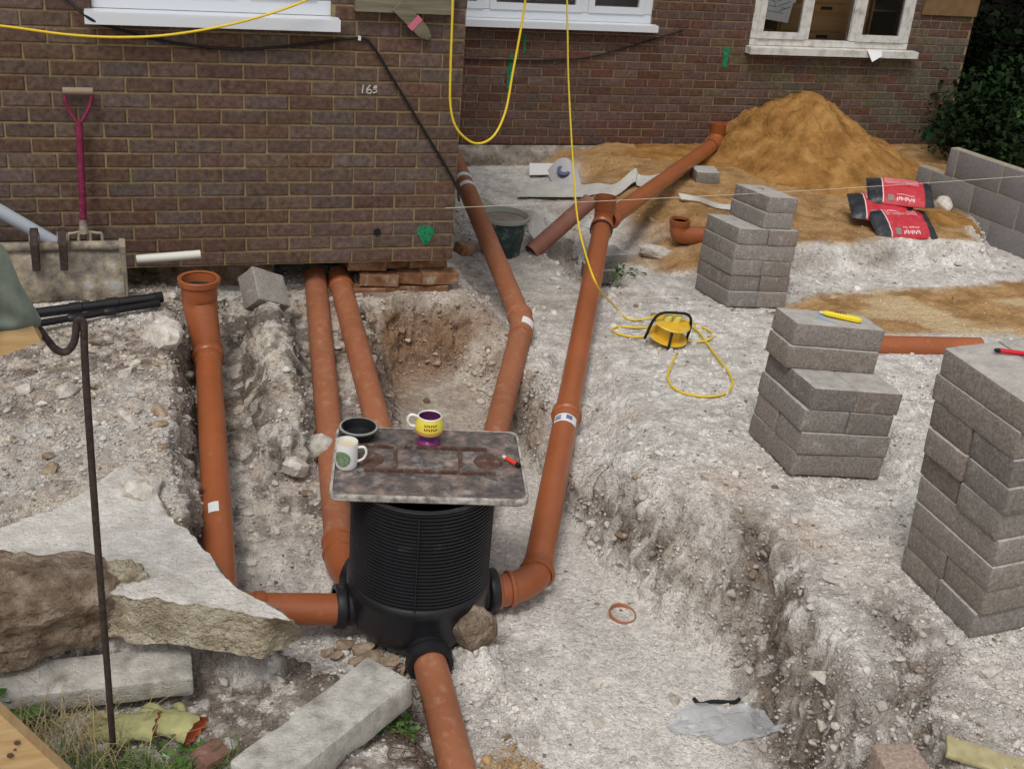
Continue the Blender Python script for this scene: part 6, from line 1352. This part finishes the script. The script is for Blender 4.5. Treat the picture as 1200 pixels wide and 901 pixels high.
scatter('chalk_rubble', 4200, .009, .027, ICO2, 2, M['stone'], 'loose fist-small chalk rubble strewn over the dug ground', 3.2)
lumps = [rock_verts(300+k, (1.1, .9, .7), ICO3, .55, 1.6, 12, .45, .3) for k in range(6)]; LM = []
M['chalklump'] = mat('chalk_lump', [(.3, srgb(160, 150, 138)), (.5, srgb(192, 184, 174)), (.7, srgb(214, 208, 200))], 26, .96, .006, 70, rnd=.12, spec=.1, dust=srgb(134, 112, 90), dust_amt=.16, dust_scale=12)
M['tanlump'] = mat('tan_lump', [(.3, srgb(112, 96, 80)), (.5, srgb(150, 132, 112)), (.7, srgb(180, 164, 144))], 22, .96, .006, 60, rnd=.14, spec=.1)
for mt in ('chalklump', 'tanlump'):
    for p, f in lumps:
        me = bpy.data.meshes.new('chalk_lump'); me.from_pydata(p.tolist(), [], f.tolist()); me.update(); me.materials.append(M[mt]); me.polygons.foreach_set('use_smooth', [True]*len(me.polygons)); me.set_sharp_from_angle(angle=math.radians(28)); LM.append(me)
def lump(x, y, s, tan, lab, grp, sink=.25):
    o = bpy.data.objects.new('chalk_lump' if not tan else 'earthy_stone', LM[RNG.randrange(6)+(6 if tan else 0)]); o.location = (x, y, h1(x, y)+s*.62*(1-sink)-s*.3); o.scale = (s*RNG.uniform(.85, 1.2), s, s*RNG.uniform(.75, 1.1)); o.rotation_euler = (RNG.uniform(-.4, .4), RNG.uniform(-.4, .4), RNG.uniform(0, 6.28)); link(o); tag(o, lab, 'stone', grp)
r = np.random.RandomState(77)
for k in range(34):
    px, py = r.uniform(5, 200), r.uniform(395, 560); p = atz(px, py, -.1); lump(p[0], p[1], .016+.035*r.rand()**2, k % 3 == 0, 'pale chalk lump in the rubble left of the bright orange pipe' if k % 3 else 'brown earthy stone in the rubble left of the bright orange pipe', 'chalk lumps left of the trench' if k % 3 else 'brown stones left of the trench')
for k in range(40):
    px, py = r.uniform(700, 1190), r.uniform(470, 890); p = atz(px, py, -.3)
    if any(abs(p[0]-q[0][0]-.22) < .3 and abs(p[1]-q[0][1]-.22) < .3 for q in PADS): continue
    lump(p[0], p[1], .014+.026*r.rand()**2, False, 'pale chalk lump lying loose on the ground right of the trench', 'chalk lumps right of the trench')
for k, (px, py, s) in enumerate(((405, 735, .045), (425, 742, .05), (440, 752, .06), (456, 762, .05), (395, 748, .035), (418, 757, .04), (470, 768, .04), (384, 742, .03))):
    p = atz(px, py, -.5); lump(p[0], p[1], s, True, 'brown stone wedged against the front of the black chamber base', 'stones at the chamber foot', .1)
p = atz(552, 762, -.55); o = rock('bedding_lump', (p[0], p[1], h1(p[0], p[1])+.05), (.085, .07, .1), M['earth'], 45, .3, ICO3, .4, 1.6); tag(o, 'brown earth lump under the right side of the black chamber', 'rubble')
for (px, py, zz, sc, sd, lab) in ((165, 575, -.1, (.09, .07, .06), 51, 'grey broken concrete lump at the slab edge beside the bright orange pipe'), (190, 400, -.06, (.11, .09, .08), 52, 'pale cracked lump on the bank edge near the upright socket'), (770, 276, -.36, (.16, .07, .05), 53, 'flat pale stone on the platform edge beside the swept bend'), (370, 530, -.4, (.09, .09, .07), 54, 'pale lump beside the left twin pipe'), (345, 560, -.45, (.06, .06, .05), 55, 'small pale lump lying in the twin pipe trench'), (1105, 240, -.33, (.1, .07, .06), 56, 'pale stone at the garden wall foot beside the cement bags')):
    p = atz(px, py, zz); o = rock('concrete_lump', (p[0], p[1], h1(p[0], p[1])+sc[2]*.3), sc, M['chalklump'], sd, sd*.7, ICO3, .45, 1.5); tag(o, lab, 'rubble')
